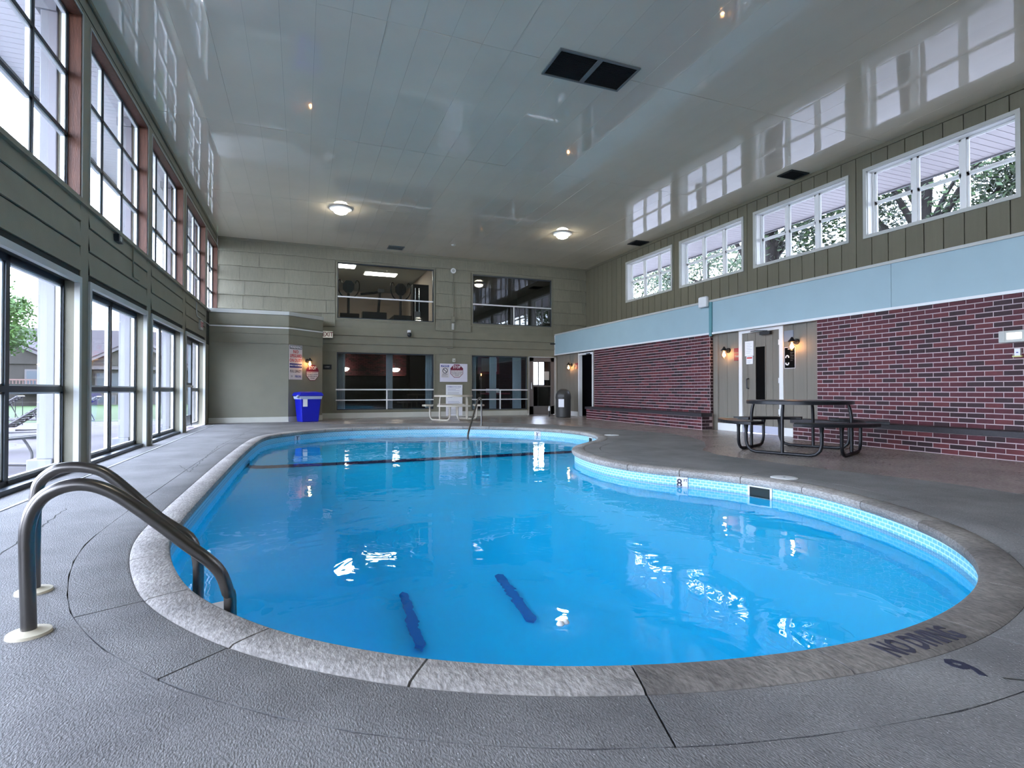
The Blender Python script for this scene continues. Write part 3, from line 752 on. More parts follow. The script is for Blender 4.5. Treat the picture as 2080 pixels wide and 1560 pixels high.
# cedar shakes
rows = [2.81, 3.20, 3.61, 4.03, 4.45, 4.86, 5.19]
def allowed(x0, x1, z0, z1):
    segs = [(x0, x1)]
    for w in wins[:2]:
        lo, hi = w[0] - .06, w[1] + .06
        if w[3] + .03 > z0 + .02 and w[2] - .03 < z1 - .02:
            n = []
            for a, b in segs:
                if b <= lo or a >= hi: n.append((a, b)); continue
                if a < lo: n.append((a, lo))
                if b > hi: n.append((hi, b))
            segs = n
    return segs
for r, (z0, z1) in enumerate(zip(rows, rows[1:])):
    xlo = XL if z0 > 2.95 else CX
    for a, b in allowed(xlo, XU, z0, z1):
        x = a
        while x < b - .001:
            w = random.uniform(.42, .72); e = min(b, x + w)
            if b - e < .15: e = b
            mb = MB(); n = 4; jz = random.uniform(-.012, .012)
            zb = [z0 + jz + random.uniform(-.009, .009) for _ in range(n + 1)]
            for k in range(n):
                u0, u1 = x + .004 + (e - x - .008) * k / n, x + .004 + (e - x - .008) * (k + 1) / n
                mb.quad((u0, -.032, zb[k]), (u1, -.032, zb[k + 1]), (u1, .006, z1 + .03), (u0, .006, z1 + .03))
                mb.quad((u0, .02, zb[k]), (u1, .02, zb[k + 1]), (u1, -.032, zb[k + 1]), (u0, -.032, zb[k]))
            mb.build('shake', M_shake, BW); x = e
# strips above / below the upper windows that are not full courses
for w in wins[:2]:
    box('filler_board', M_shake, BW, w[0] - .06, w[1] + .06, .006, .02, w[3] + .02, 4.90)
    box('filler_board', M_shake, BW, w[0] - .06, w[1] + .06, .004, .02, 3.0, w[2] - .02)
bb = structure('baseboard_back', (0, YB, 0)); box('board', M_cream, bb, CX, dX0 - .03, -.03, .02, 0, .16)
def back_window(n, w, parts, sashm, gm=None):
    o = structure('window_%d' % n, (0, YB, 0)); a, b, c, d = w; f = .045
    mb = MB(); mb.box(a - f, a, -.02, .03, c - f, d + f).box(b, b + f, -.02, .03, c - f, d + f).box(a, b, -.02, .03, d, d + f).box(a, b, -.02, .03, c - f, c); mb.build('casing', M_wall, o)
    mb = MB(); mb.box(a, a + .03, .0, .06, c, d).box(b - .03, b, .0, .06, c, d).box(a, b, .0, .06, d - .04, d).box(a, b, .0, .06, c, c + .03); mb.build('frame', sashm, o)
    cuts = [a + .03 + (b - a - .06) * k / parts for k in range(parts + 1)]
    for p, q in zip(cuts, cuts[1:]): box('pane', gm or M_glassr, o, p + .001, q - .001, .035, .043, c + .03, d - .04)
    return o
back_window(21, wins[0], 2, M_dark); back_window(22, wins[1], 2, M_dark, glass_mat('mirror_dark_glass', 1.9, (.6, .63, .63))); back_window(23, wins[2], 2, M_dark); back_window(24, wins[3], 2, M_dark)
def guard(lab, x0, x1, zt, zb, post, bottom):
    t = thing('guard_rail', lab, 'railing', ((x0 + x1) / 2, YB + .0, zt)); h = (x1 - x0) / 2
    box('rail', M_white, t, -h, h, -.035, .0, -.02, .02)
    if zb is not None: box('rail', M_white, t, -h, h, -.035, .0, zb - zt - .015, zb - zt + .015)
    if post is not None: box('post', M_white, t, post - (x0 + x1) / 2 - .018, post - (x0 + x1) / 2 + .018, -.033, -.002, bottom - zt, -.02)
    return t
guard('single white rail across the upper left gym window', 1.03, 4.0, 3.74, None, None, 0)
guard('white rail with one short post across the upper right window', 5.36, 8.25, 3.75, None, 6.83, 3.12)
guard('white double rail across the lower left window', .98, 4.02, .88, .555, 2.52, .26)
guard('white double rail across the lower window beside the glass door', 5.32, 7.35, .87, .55, 6.33, .22)

# glass door in the back wall
d2 = structure('door_2', (0, YB, 0))
mb = MB(); mb.box(dX0, dX0 + .05, -.02, .08, 0, dTop).box(dX1 - .08, dX1, -.02, .08, 0, dTop).box(dX0, dX1, -.02, .08, dTop - .03, dTop); mb.build('frame', M_trimgrey, d2)
mb = MB(); a, b = dX0 + .055, dX1 - .085
mb.box(a, a + .16, -.005, .04, .01, dTop - .035).box(b - .13, b, -.005, .04, .01, dTop - .035).box(a, b, -.005, .04, .01, .30).box(a, b, -.005, .04, dTop - .17, dTop - .035).box(a, b, 0.0, .038, .98, 1.02)
mb.build('door_leaf', mat('taupe_metal_door', (.16, .145, .135), .35, .2), d2); box('pane', M_glassr, d2, a + .16, b - .13, .015, .02, .30, dTop - .17)
h = MB(); h.tube([(a + .07, -.005, 1.12), (a + .07, -.06, 1.12), (a + .07, -.06, .90), (a + .07, -.005, .90)], .012, 8); h.build('pull_handle', M_chrome, d2)
box('plate', M_chrome, d2, a + .11, a + .15, -.015, -.004, .88, 1.14)
box('notice', M_trimgrey, d2, 7.98, 8.18, .005, .013, 1.22, 1.52)

# ------------------------------------------------------------------ things on the back wall
def sign(name, lab, cat, x, z, w, h, m, loc=None, rz=0, y=YB, o=-.012, bev=.004):
    t = thing(name, lab, cat, loc or (x, y, z), rz); box('panel', m, t, -w / 2, w / 2, o, 0, -h / 2, h / 2, bev=bev); return t
def lines(t, n, w, z0, dz, o, m=M_ink, hh=.006, x0=0, ragged=.4):
    mb = MB()
    for k in range(n):
        ww = w * random.uniform(1 - ragged, 1); mb.box(x0 - w / 2, x0 - w / 2 + ww, o - .001, o, z0 - k * dz - hh, z0 - k * dz)
    o_ = mb.build('print_lines', m, t); o_['kind'] = 'stuff'; return o_
def octagon(t, cx, cz, r, o, top=True):
    P = [(cx + r * math.cos(PI / 8 + k * PI / 4), cz + r * math.sin(PI / 8 + k * PI / 4)) for k in range(8)]
    P2 = [(cx + (r * .93) * math.cos(PI / 8 + k * PI / 4), cz + (r * .93) * math.sin(PI / 8 + k * PI / 4)) for k in range(8)]
    MB().prism(P, o - .002, o, 'xz').build('octagon', M_maroon, t)
    MB().prism(P2, o - .004, o - .002, 'xz').build('octagon_face', M_signcream, t)
    c = r * .93 * math.cos(PI / 8); s = r * .93 * math.sin(PI / 8)
    MB().prism([(cx - c, cz + s * .35), (cx + c, cz + s * .35), (cx + c, cz + s), (cx + s, cz + c), (cx - s, cz + c), (cx - c, cz + s)], o - .006, o - .004, 'xz').build('stop_band', M_maroon, t)
    text(t, 'STOP', r * .55, (cx, o - .0075, cz + r * .55), M_paper, sx=.85)
    for k, l in enumerate(('DO NOT USE POOL IF', 'YOU ARE ILL OR HAVE', 'AN OPEN SORE OR', 'WOUND')):
        text(t, l, r * .155, (cx, o - .005, cz + r * (.02 - .22 * k)), M_maroon if k == 0 else M_ink)
t = sign('notice_board', 'white board with attention and octagonal stop notices between the windows', 'sign', 4.70, 1.435, .94, .60, M_signwhite, bev=.01)
octagon(t, .10, .06, .235, -.012)
b_ = box('attention_panel', M_signcream, t, -.44, -.155, -.015, -.012, -.16, .26); box('attention_header', M_inkblue, t, -.43, -.165, -.017, -.015, .19, .25)
text(t, 'ATTENTION', .05, (-.297, -.018, .22), M_paper, sx=.75)
mb = MB(); mb.tube([(-.297 + .08 * math.cos(u), -.018, .07 + .08 * math.sin(u)) for u in [2 * PI * k / 24 for k in range(25)]], .009, 6); mb.tube([(-.297 - .055, -.018, .07 + .055), (-.297 + .055, -.018, .07 - .055)], .009, 6); mb.build('prohibition_ring', M_ink, t)
text(t, 'NO DIVING', .035, (-.297, -.017, -.05), M_ink); lines(t, 3, .22, -.08, .025, -.016, x0=-.297)
t = sign('poster', 'tall white rules poster behind the beige table, reaching the floor', 'poster', 4.71, .53, .56, 1.02, M_paper, y=YB - .02, bev=0)
text(t, 'SWIMMING POOL RULES', .042, (0, -.014, .44), M_inkblue)
lines(t, 3, .44, .39, .035, -.013, M_inkblue); lines(t, 3, .44, .26, .03, -.013); lines(t, 2, .22, .14, .05, -.013, x0=-.1); lines(t, 6, .42, -.04, .035, -.013, M_inkblue); lines(t, 5, .44, -.3, .035, -.013)
t = thing('door_chime', 'small beige box above the white notice board', 'box', (4.70, YB, 1.85)); box('housing', M_cream, t, -.045, .045, -.05, .008, -.06, .06, bev=.005); box('button', M_dark, t, -.012, .012, -.055, -.05, -.03, .0)
t = sign('room_sign', 'small dark room sign beside the lower left window', 'sign', .735, 1.57, .25, .15, M_blackmetal, y=YB + .008); text(t, 'LOBBY', .05, (0, -.013, 0), M_trimgrey)
t = thing('exit_sign', 'EXIT sign projecting beside the alcove wall', 'exit sign', (.74, YB, 2.55)); box('housing', M_cream, t, -.15, .15, -.09, -.03, -.105, .105, bev=.006); box('bracket', M_cream, t, -.05, .05, -.03, 0, -.03, .03)
box('face', M_exitglow, t, -.14, .14, -.093, -.09, -.095, .095); text(t, 'EXIT', .19, (0, -.095, 0), M_maroon, sx=.78)
t = thing('security_camera', 'black dome security camera with white collar under the gym window', 'camera', (3.21, YB - .012, 2.68)); box('mount', M_white, t, -.05, .05, -.10, .0, .02, .10, bev=.01)
MB().lathe([(.05, .02), (.065, -.02), (.06, -.08), (.035, -.12), (.005, -.13)], 20, (0, -.10)).build('dome', M_blackmetal, t)
t = thing('alarm_strobe', 'round white alarm with conduit between the upper windows', 'alarm', (4.67, YB - .012, 4.81))
mb = MB(); mb.tube([(0, -.05, 0), (0, 0, 0)], .085, 24); mb.build('horn', M_white, t); mb = MB(); mb.tube([(0, -.06, 0), (0, -.05, 0)], .05, 20); mb.build('lens', M_trimgrey, t)
MB().tube([(0, -.02, -.08), (0, -.02, -2.55), (-.02, -.02, -2.56), (-.2, -.02, -2.56)], .013, 8).build('conduit', M_wall, t)
box('junction_box', M_wall, t, -.06, .06, -.05, 0, -1.70, -1.52, bev=.004); box('switch_box', M_trimgrey, t, -.045, .03, -.045, 0, -1.95, -1.75, bev=.004)
t = thing('drain_pipe', 'black elbow pipe leaving the blue bulkhead at the back wall', 'pipe', (8.30, YB, 2.50)); MB().tube(smooth([(.22, -.03, .28), (.2, -.03, .1), (.15, -.03, .02), (.05, -.03, 0), (-.08, -.03, 0)]), .022, 8).build('pipe', M_blackmetal, t)
box('bracket', M_trimgrey, t, .14, .42, -.06, 0, .27, .33)

# ------------------------------------------------------------------ jar sconce
def make_sconce(lab):
    t = thing('wall_sconce', lab, 'wall light', (0, 0, 0), 0, 'black jar sconces')
    mb = MB(); mb.tube([(0, -.025, .07), (0, 0, .07)], .055, 20); mb.build('back_plate', M_blackmetal, t)
    MB().tube(smooth([(0, -.02, .07), (0, -.07, .085), (0, -.11, .12), (0, -.125, .10)]), .012, 8).build('arm', M_blackmetal, t)
    MB().lathe([(.012, .15), (.03, .12), (.045, .10), (.07, .075), (.072, .06), (.05, .06)], 20, (0, -.125)).build('cap', M_blackmetal, t)
    MB().lathe([(.045, .06), (.055, .03), (.057, -.06), (.05, -.09), (.02, -.10)], 20, (0, -.125)).build('glass_jar', M_jar, t)
    MB().lathe([(.012, .045), (.016, .02), (.030, -.015), (.030, -.04), (.015, -.062), (.003, -.068)], 16, (0, -.125)).build('bulb', M_bulb, t)
    return t
sc0 = make_sconce('lit jar sconce between the warning sign and the stop sign')
def along(d, z): return (BX + math.cos(ang) * d + nx * .0, BY + math.sin(ang) * d, z)
sc0.location = along(.63, 1.62); sc0.rotation_euler = (0, 0, ang)
for (loc, rz, lab) in (((XD, 9.09, 1.64), R_R, 'lit jar sconce left of the grey door beside the maroon sign'),
                       ((XD, 7.38, 1.69), R_R, 'lit jar sconce right of the grey door over the black sign'),
                       ((XD, 16.28, 1.64), R_R, 'lit jar sconce on the far right beside the dark doorway')):
    c = copy_tree(sc0); c.location = loc; c.rotation_euler = (0, 0, rz); c['label'] = lab
# signs on the diagonal face
t = thing('warning_sign', 'tall white NO LIFEGUARD ON DUTY warning sign on the alcove', 'sign', along(.245, 1.63), ang)
box('panel', M_signcream, t, -.225, .215, -.01, 0, -.475, .475)
box('header_band', mat('header_grey', (.10, .10, .11), .5), t, -.215, .205, -.012, -.01, .365, .465); text(t, 'WARNING', .10, (-.005, -.013, .415), M_paper, sx=.8)
box('blue_band', M_navy, t, -.215, .205, -.012, -.01, -.15, -.03)
for s_, z, sz, m_, sx_ in (('NO', .29, .125, M_inkred, .9), ('LIFEGUARD', .175, .125, M_inkred, .62), ('ON DUTY', .05, .125, M_inkred, .75), ('POOL CAPACITY', -.25, .10, M_ink, .52)): text(t, s_, sz, (-.005, -.0125, z), m_, sx=sx_)
text(t, 'SWIM AT YOUR OWN RISK', .055, (-.005, -.0135, -.09), M_paper, sx=.62)
text(t, 'PERSONS', .085, (.075, -.0125, -.39), M_navy, sx=.6); text(t, '25', .05, (-.14, -.0125, -.385), M_ink)
t = thing('stop_sign', 'octagonal white and maroon stop notice beside the blue bin', 'sign', along(.83, 1.36), ang); octagon(t, 0, 0, .245, -.006)

# ------------------------------------------------------------------ right side, upper wall
RU = structure('wall_right_upper', (XU, 0, 0), R_R)   # local x = -world y
rw = [(12.45, 14.78), (9.83, 12.15), (7.21, 9.54), (4.58, 6.93), (1.96, 4.30), (-.66, 1.68), (-3.3, -.95)]
WB, WT = 3.65, 4.94
mb = MB(); mb.box(-YB, -YF, .02, .2, 2.6, WB).box(-YB, -YF, .02, .2, WT, ZC)
ys_ = [YB] + [v for a, b in rw for v in (b, a)] + [YF]
for k in range(0, len(ys_) - 1, 2): mb.box(-ys_[k], -ys_[k + 1], .02, .2, WB, WT)
mb.box(-YB - .2, -YB + .001, .0, .2, 2.6, ZC); mb.build('wall_core', M_groove, RU)
bw = .295; y = YB; k = 0
while y > 0:
    a = y - bw
    cuts = sorted({a, y} | {v for pq in rw for v in pq if a < v < y})
    for c, d in zip(cuts, cuts[1:]):
        mid = (c + d) / 2; segs = [(2.84, WB), (WT, ZC)] if any(p < mid < q for p, q in rw) else [(2.84, ZC)]
        for (z0, z1) in segs:
            mb = MB(); mb.box(-d + (.007 if d == y else 0), -c - (.007 if c == a else 0), 0, .02, z0, z1)
            mb.build('grooved_board', M_uppboard, RU)
    y = a
for i, (p, q) in enumerate(rw):
    w = structure('window_%d' % (31 + i), (XU, 0, 0), R_R); a, b = -q, -p; f = .06
    # exact infill where a window edge falls inside a board
    mb = MB(); mb.box(a, b, -.02, .02, WT - f, WT).box(a, b, -.02, .02, WB, WB + f).box(a, a + f, -.02, .02, WB + f, WT - f).box(b - f, b, -.02, .02, WB + f, WT - f); mb.build('casing', M_trimgrey, w)
    a += f; b -= f; z0, z1 = WB + f, WT - f
    mb = MB(); mb.box(a, b, .02, .20, z1 - .012, z1).box(a, b, .02, .20, z0, z0 + .012).box(a, a + .012, .02, .20, z0, z1).box(b - .012, b, .02, .20, z0, z1); mb.build('reveal', M_white, w)
    cx = [a + .01 + (b - a - .02) * k / 3 for k in range(4)]
    zm = (z0 + z1) / 2
    fr = MB()
    for x in cx: fr.box(x - .035, x + .035, .14, .19, z0 + .01, z1 - .01)
    fr.build('mullions', M_white, w)
    for c, d in zip(cx, cx[1:]):
        for (e, g, yy) in ((z0 + .012, zm, .165), (zm, z1 - .012, .15)):
            s = .035; mb = MB(); c_, d_ = c + .035, d - .035
            mb.box(c_, c_ + s, yy, yy + .03, e, g).box(d_ - s, d_, yy, yy + .03, e, g).box(c_, d_, yy, yy + .03, e, e + .03).box(c_, d_, yy, yy + .03, g - .03, g); mb.build('sash', M_white, w)
            box('pane', M_glass, w, c_ + s, d_ - s, yy + .012, yy + .017, e + .03, g - .03)

# ------------------------------------------------------------------ blue bulkhead
BK = structure('trim_4', (XB, 0, 0), R_R)
js = [YB, 9.50, 5.6, 1.6, YF]
for a, b in zip(js, js[1:]): box('blue_panel', M_blue, BK, -a + .003, -b - .003, 0, .03, 2.13, 2.80)
box('shelf_top', M_trimgrey, BK, -YB, -YF, -.02, XU - XB, 2.80, 2.845); box('white_edge', M_white, BK, -YB, -YF, -.02, .05, 2.09, 2.13)
box('underside', M_trimgrey, BK, -YB, -YF, .03, XU - XB, 2.10, 2.13); box('joint_strip', M_teal, BK, -9.54, -9.46, -.03, .0, 2.05, 2.80)
box('corner_strip', M_white, BK, -YB + .001, -YB + .03, -.012, .0, 2.13, 2.80)

# ------------------------------------------------------------------ right side, lower wall: brick
CO, BL = .0700, .2075
BT = {}
def brick_mesh(L, D, k):
    key = (round(L, 3), D, k)
    if key not in BT:
        h = CO / 2 - .0065; b = .004; mbx = MB(); x = L / 2
        P = [(-x, -h), (x, -h), (x, h), (-x, h)]; Q = [(-x + b, -h + b), (x - b, -h + b), (x - b, h - b), (-x + b, h - b)]
        i = 0; mbx.v = [(u, 0, v) for u, v in P] + [(u, -.008, v) for u, v in P] + [(u, -.012, v) for u, v in Q]
        for c in range(4):
            d = (c + 1) % 4; mbx.f += [(c, d, 4 + d, 4 + c), (4 + c, 4 + d, 8 + d, 8 + c)]
        mbx.f.append((8, 9, 10, 11)); mbx.mi = [0] * 9
        BT[key] = mbx.mesh('brick', BR[k])
    return BT[key]
def brick_area(root, x0, x1, z0, z1, yface, limit, near_side=1, par_offset=0):
    """bricks on a face in local frame (x along the wall). nearest ones as single parts, the rest joined"""
    items = []; r = 0; z = z0
    while z < z1 - .02:
        x = x0 - (BL / 2 if (r + par_offset) % 2 else 0)
        while x < x1 - .015:
            a, b = max(x, x0), min(x + BL, x1)
            if b - a > .03: items.append(((a + b) / 2, z + CO / 2, b - a - .0125))
            x += BL
        z += CO; r += 1
    items.sort(key=lambda t: -t[0] * near_side)
    def kind(): u = random.random(); return 0 if u < .5 else (1 if u < .82 else 2)
    for i, (x, zc, L) in enumerate(items[:limit]):
        link('brick', brick_mesh(L, 0, kind()), root, (x, yface - random.uniform(0, .0015), zc))
    rest = items[limit:]
    if rest:
        mbx = MB()
        for (x, zc, L) in rest:
            me = brick_mesh(L, 0, 0); i = len(mbx.v); k = kind()
            mbx.v += [(v.co.x + x, v.co.y + yface, v.co.z + zc) for v in me.vertices]
            for p in me.polygons: mbx.f.append(tuple(i + q for q in p.vertices)); mbx.mi.append(k)
        o = mbx.build('bricks', BR, root); o['kind'] = 'stuff'
def brick_wall(name, ya, yb, ox):
    w = structure(name, (XB, 0, 0), R_R); a, b = -yb, -ya
    box('mortar_bed', M_mortar, w, a, b, .010, .16, 0, 2.10)
    brick_area(w, a, b, .35, 2.10, .012, 300)
    return w
bwN = brick_wall('wall_right_near', YF, 6.89, 0)
bwF = brick_wall('wall_right_far', 9.56, 14.62, 0)
# return face of the far brick wall, looking at the camera
mb = MB()
def bench(lab, ya, yb, endcap):
    t = thing('brick_bench', lab, 'bench', (8.12, 0, 0), R_R); a, b = -yb, -ya
    box('mortar_core', M_mortar, t, a, b, .010, .274, 0, .285)
    brick_area(t, a, b, .0035, .285, .012, 300, par_offset=1)
    box('timber_cap', M_bench, t, a - .03, b + .03, -.03, .274, .285, .36, bev=.004)
    if endcap:
        for r in range(4):
            z = .0035 + CO * (r + .5); xx = [(.0, .2)] if r % 2 else [(.0, .095), (.1, .28)]
            for p, q in xx:
                o = link('brick', brick_mesh(q - p - .006, 0, 1), t, (b + .002, (p + q) / 2 + .01, z)); o.rotation_euler = (0, 0, PI / 2)
    return t
bench('low brick bench with dark timber cap under the near brick wall', YF, 7.15, False)
bench('low brick bench with dark timber cap under the far brick wall', 9.50, 14.62, True)
# return face bricks on the far pier
t = bwF
for r in range(25):
    z = .35 + CO * (r + .5)
    o = link('brick', brick_mesh(.095 if r % 2 else .13, 0, 1), t, (-9.56 + .002, .075, z)); o.rotation_euler = (0, 0, PI / 2)
# grooved board walls
RD = structure('wall_right_door', (XD, 0, 0), R_R)
def boards(ya, yb, cuts, z0=0, z1=2.10, skip=None):
    c = [ya] + [v for v in cuts if ya < v < yb] + [yb]
    for p, q in zip(c, c[1:]): box('grooved_board', M_greyboard, RD, -q + .003, -p - .003, 0, .02, z0, z1)
box('wall_core', M_groove, RD, -YB, -6.88, .014, .12, 2.0, 2.10)
box('wall_core', M_groove, RD, -7.70, -6.88, .014, .12, 0, 2.0); box('wall_core', M_groove, RD, -9.56, -8.76, .014, .12, 0, 2.0)
box('wall_core', M_groove, RD, -14.86, -14.6, .014, .12, 0, 2.0); box('wall_core', M_groove, RD, -YB, -15.78, .014, .12, 0, 2.0)
boards(6.89, 7.70, [7.17, 7.46]); boards(8.76, 9.56, [8.82, 9.13, 9.38]); boards(15.80, YB, [16.1, 16.4, 16.7, 17.0]); boards(14.62, 14.84, [])
box('return_board', M_greyboard, RD, -9.60, -9.40, -.012, .0, 0, 2.10)
bb = structure('baseboard_right', (XD, 0, 0), R_R)
for p, q in ((6.89, 7.66), (8.78, 9.40), (15.82, 16.35)): box('board', M_white, bb, -q, -p, -.02, 0, 0, .155)
# grey door
d3 = structure('door_3', (XD, 0, 0), R_R)
mb = MB(); mb.box(-8.78, -8.69, -.025, .05, 0, 2.09).box(-7.76, -7.67, -.025, .05, 0, 2.09).box(-8.69, -7.76, -.025, .05, 2.03, 2.09); mb.build('frame', M_white, d3)
cs = [-8.685, -8.58, -8.34]
lx0, lx1, lz0, lz1 = -8.345, -8.11, .68, 1.73
for a, b in ((-8.685, -8.56), (-8.56, -8.36), (-8.10, -7.93), (-7.93, -7.765)): box('door_plank', M_greyboard, d3, a + .003, b - .003, .0, .03, .16, 2.025)
box('door_plank', M_greyboard, d3, -8.357, -8.103, .0, .03, .16, lz0 - .02); box('door_plank', M_greyboard, d3, -8.357, -8.103, .0, .03, lz1 + .02, 2.025)
box('door_core', M_groove, d3, -8.688, -7.762, .012, .04, .01, 2.028)
box('kick_plate', mat('white_kick_plate', (.45, .47, .58), .35), d3, -8.68, -7.77, -.006, .004, .01, .16)
mb = MB(); mb.box(lx0 - .018, lx0, -.012, .004, lz0 - .02, lz1 + .02).box(lx1, lx1 + .018, -.012, .004, lz0 - .02, lz1 + .02).box(lx0, lx1, -.012, .004, lz1, lz1 + .02).box(lx0, lx1, -.012, .004, lz0 - .02, lz0); mb.build('light_frame', M_greyboard, d3)
box('pane', M_black, d3, lx0, lx1, -.002, .008, lz0, lz1)
MB().tube([(-8.54, 0, 1.10), (-8.54, -.05, 1.09), (-8.54, -.05, .91), (-8.54, 0, .90)], .014, 8).build('pull_handle', M_blackmetal, d3)
for z in (.45, 1.05, 1.78): box('hinge', M_white, d3, -7.775, -7.755, -.03, .0, z - .05, z + .05)
mb = MB(); mb.box(-8.17, -7.92, -.09, -.03, 1.95, 2.01); mb.tube([(-8.0, -.06, 2.02), (-8.2, -.18, 2.035), (-8.42, -.06, 2.05)], .010, 6); mb.build('door_closer', M_blackmetal, d3)
def rsign(name, lab, cat, y, z, w, h, m, x=XD): return sign(name, lab, cat, 0, 0, w, h, m, loc=(x, y, z), rz=R_R, bev=0)
t = rsign('paper_notice', 'large white paper taped high on the grey door', 'notice', 8.51, 1.71, .22, .30, M_paper, XD - .002); lines(t, 7, .16, .11, .033, -.0125, M_dull, .004)
t = rsign('paper_notice', 'small white paper with red heading below the large one on the grey door', 'notice', 8.50, 1.475, .17, .16, M_paper, XD - .002); box('heading', M_inkred, t, -.07, .07, -.013, -.012, .03, .06); lines(t, 2, .13, -.01, .03, -.0125, M_blue, .006)
t = rsign('room_sign', 'maroon restroom sign left of the grey door', 'sign', 8.84, 1.615, .17, .26, M_maroon); text(t, 'TOILET', .05, (0, -.014, -.045), M_trimgrey, sx=.8); box('divider', M_greyboard, t, -.085, .085, -.0135, -.012, .025, .04)
t = rsign('safety_sign', 'black sign with white person pictogram right of the grey door', 'sign', 7.53, 1.47, .24, .40, M_signcream); box('face', M_black, t, -.11, .11, -.014, -.012, -.19, .19)
text(t, 'SAUNA', .03, (.01, -.0145, .165), M_paper); mb = MB(); mb.m = 0
mb.tube([(-.05 + .032 * math.cos(u), -.0155, .01 + .032 * math.sin(u)) for u in [PI * k / 10 for k in range(-1, 12)]], .011, 6); mb.tube([(-.05 + .03 * math.cos(u), -.0155, -.10 + .03 * math.sin(u)) for u in [PI + PI * k / 10 for k in range(-1, 12)]], .012, 6); mb.build('pictogram', M_paper, t)
lines(t, 6, .08, .10, .03, -.0145, M_dull, .003, x0=.055)
t = rsign('card', 'plain pale grey card high on the board beside the door frame', 'card', 7.555, 1.88, .21, .20, mat('grey_card', (.20, .22, .26), .6))
t = rsign('room_sign', 'dark maroon sign beside the far sconce', 'sign', 15.93, 1.66, .17, .20, M_maroon); text(t, 'POOL', .05, (0, -.014, 0), M_trimgrey)
# dark doorway at the far right
d4 = structure('door_4', (XD, 0, 0), R_R)
mb = MB(); mb.box(-15.80, -15.74, -.02, .10, 0, 2.06).box(-14.90, -14.84, -.02, .10, 0, 2.06).box(-15.74, -14.90, -.02, .10, 2.0, 2.06); mb.build('frame', M_white, d4)
mb = MB(); mb.box(-16.3, -14.4, 1.8, 1.85, 0, 2.1).box(-16.3, -16.25, .12, 1.8, 0, 2.1).box(-14.45, -14.4, .12, 1.8, 0, 2.1); mb.build('passage_walls', M_darkroom, d4)
box('closer_arm', M_dark, d4, -15.2, -15.0, -.06, -.02, 2.0, 2.03)
# fittings on the brick and bulkhead
t = thing('speaker_box', 'white speaker box on the blue bulkhead at the teal joint', 'speaker', (XB - .02, 9.66, 2.84), R_R); box('housing', M_white, t, -.13, .13, -.10, -.005, -.14, .10, bev=.03)
t = thing('emergency_light', 'bright rectangular emergency light on the near brick wall', 'emergency light', (XB, 4.07, 1.545), R_R)
box('housing', M_trimgrey, t, -.14, .16, -.06, 0, -.075, .075, bev=.006); box('lamp_panel', mat('led_panel', (1, 1, 1), .5, emit=((1, .97, .9), 1.6)), t, -.05, .10, -.064, -.058, -.035, .045)
box('side_cover', M_trimgrey, t, -.135, -.07, -.066, -.058, -.06, .06)
t = thing('switch_plate', 'small white switch plate with yellow base under the emergency light', 'switch', (XB, 4.03, 1.335), R_R); box('plate', M_white, t, -.03, .03, -.03, 0, -.035, .055); box('base', mat('pale_yellow', (.65, .65, .25), .5), t, -.05, .045, -.035, 0, -.05, -.035); box('button', M_inkblue, t, -.01, .012, -.033, -.03, -.0, .012)

# ------------------------------------------------------------------ wall behind the camera
WF = structure('wall_front'); box('wall_core', M_wall, WF, XL, XU, YF - .1, YF, 0, ZC)
box('passage_cap', M_darkroom, WF, XB, XU + .2, YF - .1, YF, 0, 2.1)

# ------------------------------------------------------------------ picnic tables
def picnic(lab, loc, rz, m, k=1.0, rt=.68):
    t = thing('picnic_table', lab, 'table', loc, rz)
    MB().lathe([(rt * k - .02, .672), (rt * k, .675), (rt * k, .715), (rt * k - .01, .722)], 48).build('table_top', m, t)
    for q in range(4):
        c = q * PI / 2; A = math.radians(31); n = 12
        o = [(1.07 * k * math.cos(c + A * (2 * i / n - 1)), 1.07 * k * math.sin(c + A * (2 * i / n - 1))) for i in range(n + 1)]
        i_ = [(.80 * k * math.cos(c + A * (2 * i / n - 1)), .80 * k * math.sin(c + A * (2 * i / n - 1))) for i in range(n, -1, -1)]
        ob = MB().prism(o + i_, .405, .448).build('seat', m, t); bevel(ob, .006)
        d = c + PI / 4; ux, uy = math.cos(d), math.sin(d); vx, vy = -uy, ux
        def P(u, v, z): return ((u * ux + v * vx) * k, (u * uy + v * vy) * k, z)
        r = .022; h = .475
        pa = [P(.655, -h, .41), P(.655, -h, .16), P(.655, -h + .02, .09), P(.655, -h + .07, .04), P(.655, -h + .14, r), P(.655, 0, r), P(.655, h - .14, r), P(.655, h - .07, .04), P(.655, h - .02, .09), P(.655, h, .16), P(.655, h, .41)]
        MB().tube(pa, r, 10).build('frame_tube', m, t)
        MB().tube([P(.655, 0, .02), P(.655, 0, .50), P(.64, 0, .60), P(.62, 0, .675)], [r, r, r, r * .8], 10).build('leg', m, t)
        for s in (-h, h): MB().tube([P(.655, s, .33), P(.655, s, .408)], [r, .034], 10).build('seat_bracket', m, t)
    return t
picnic('round black metal picnic table with four curved seats by brick wall', (6.585, 5.70, 0), math.radians(-21.26), M_blackmetal)
picnic('beige metal picnic table with curved seats before the notice board', (4.11, 15.25, 0), math.radians(-14), M_beige, .84, .66)

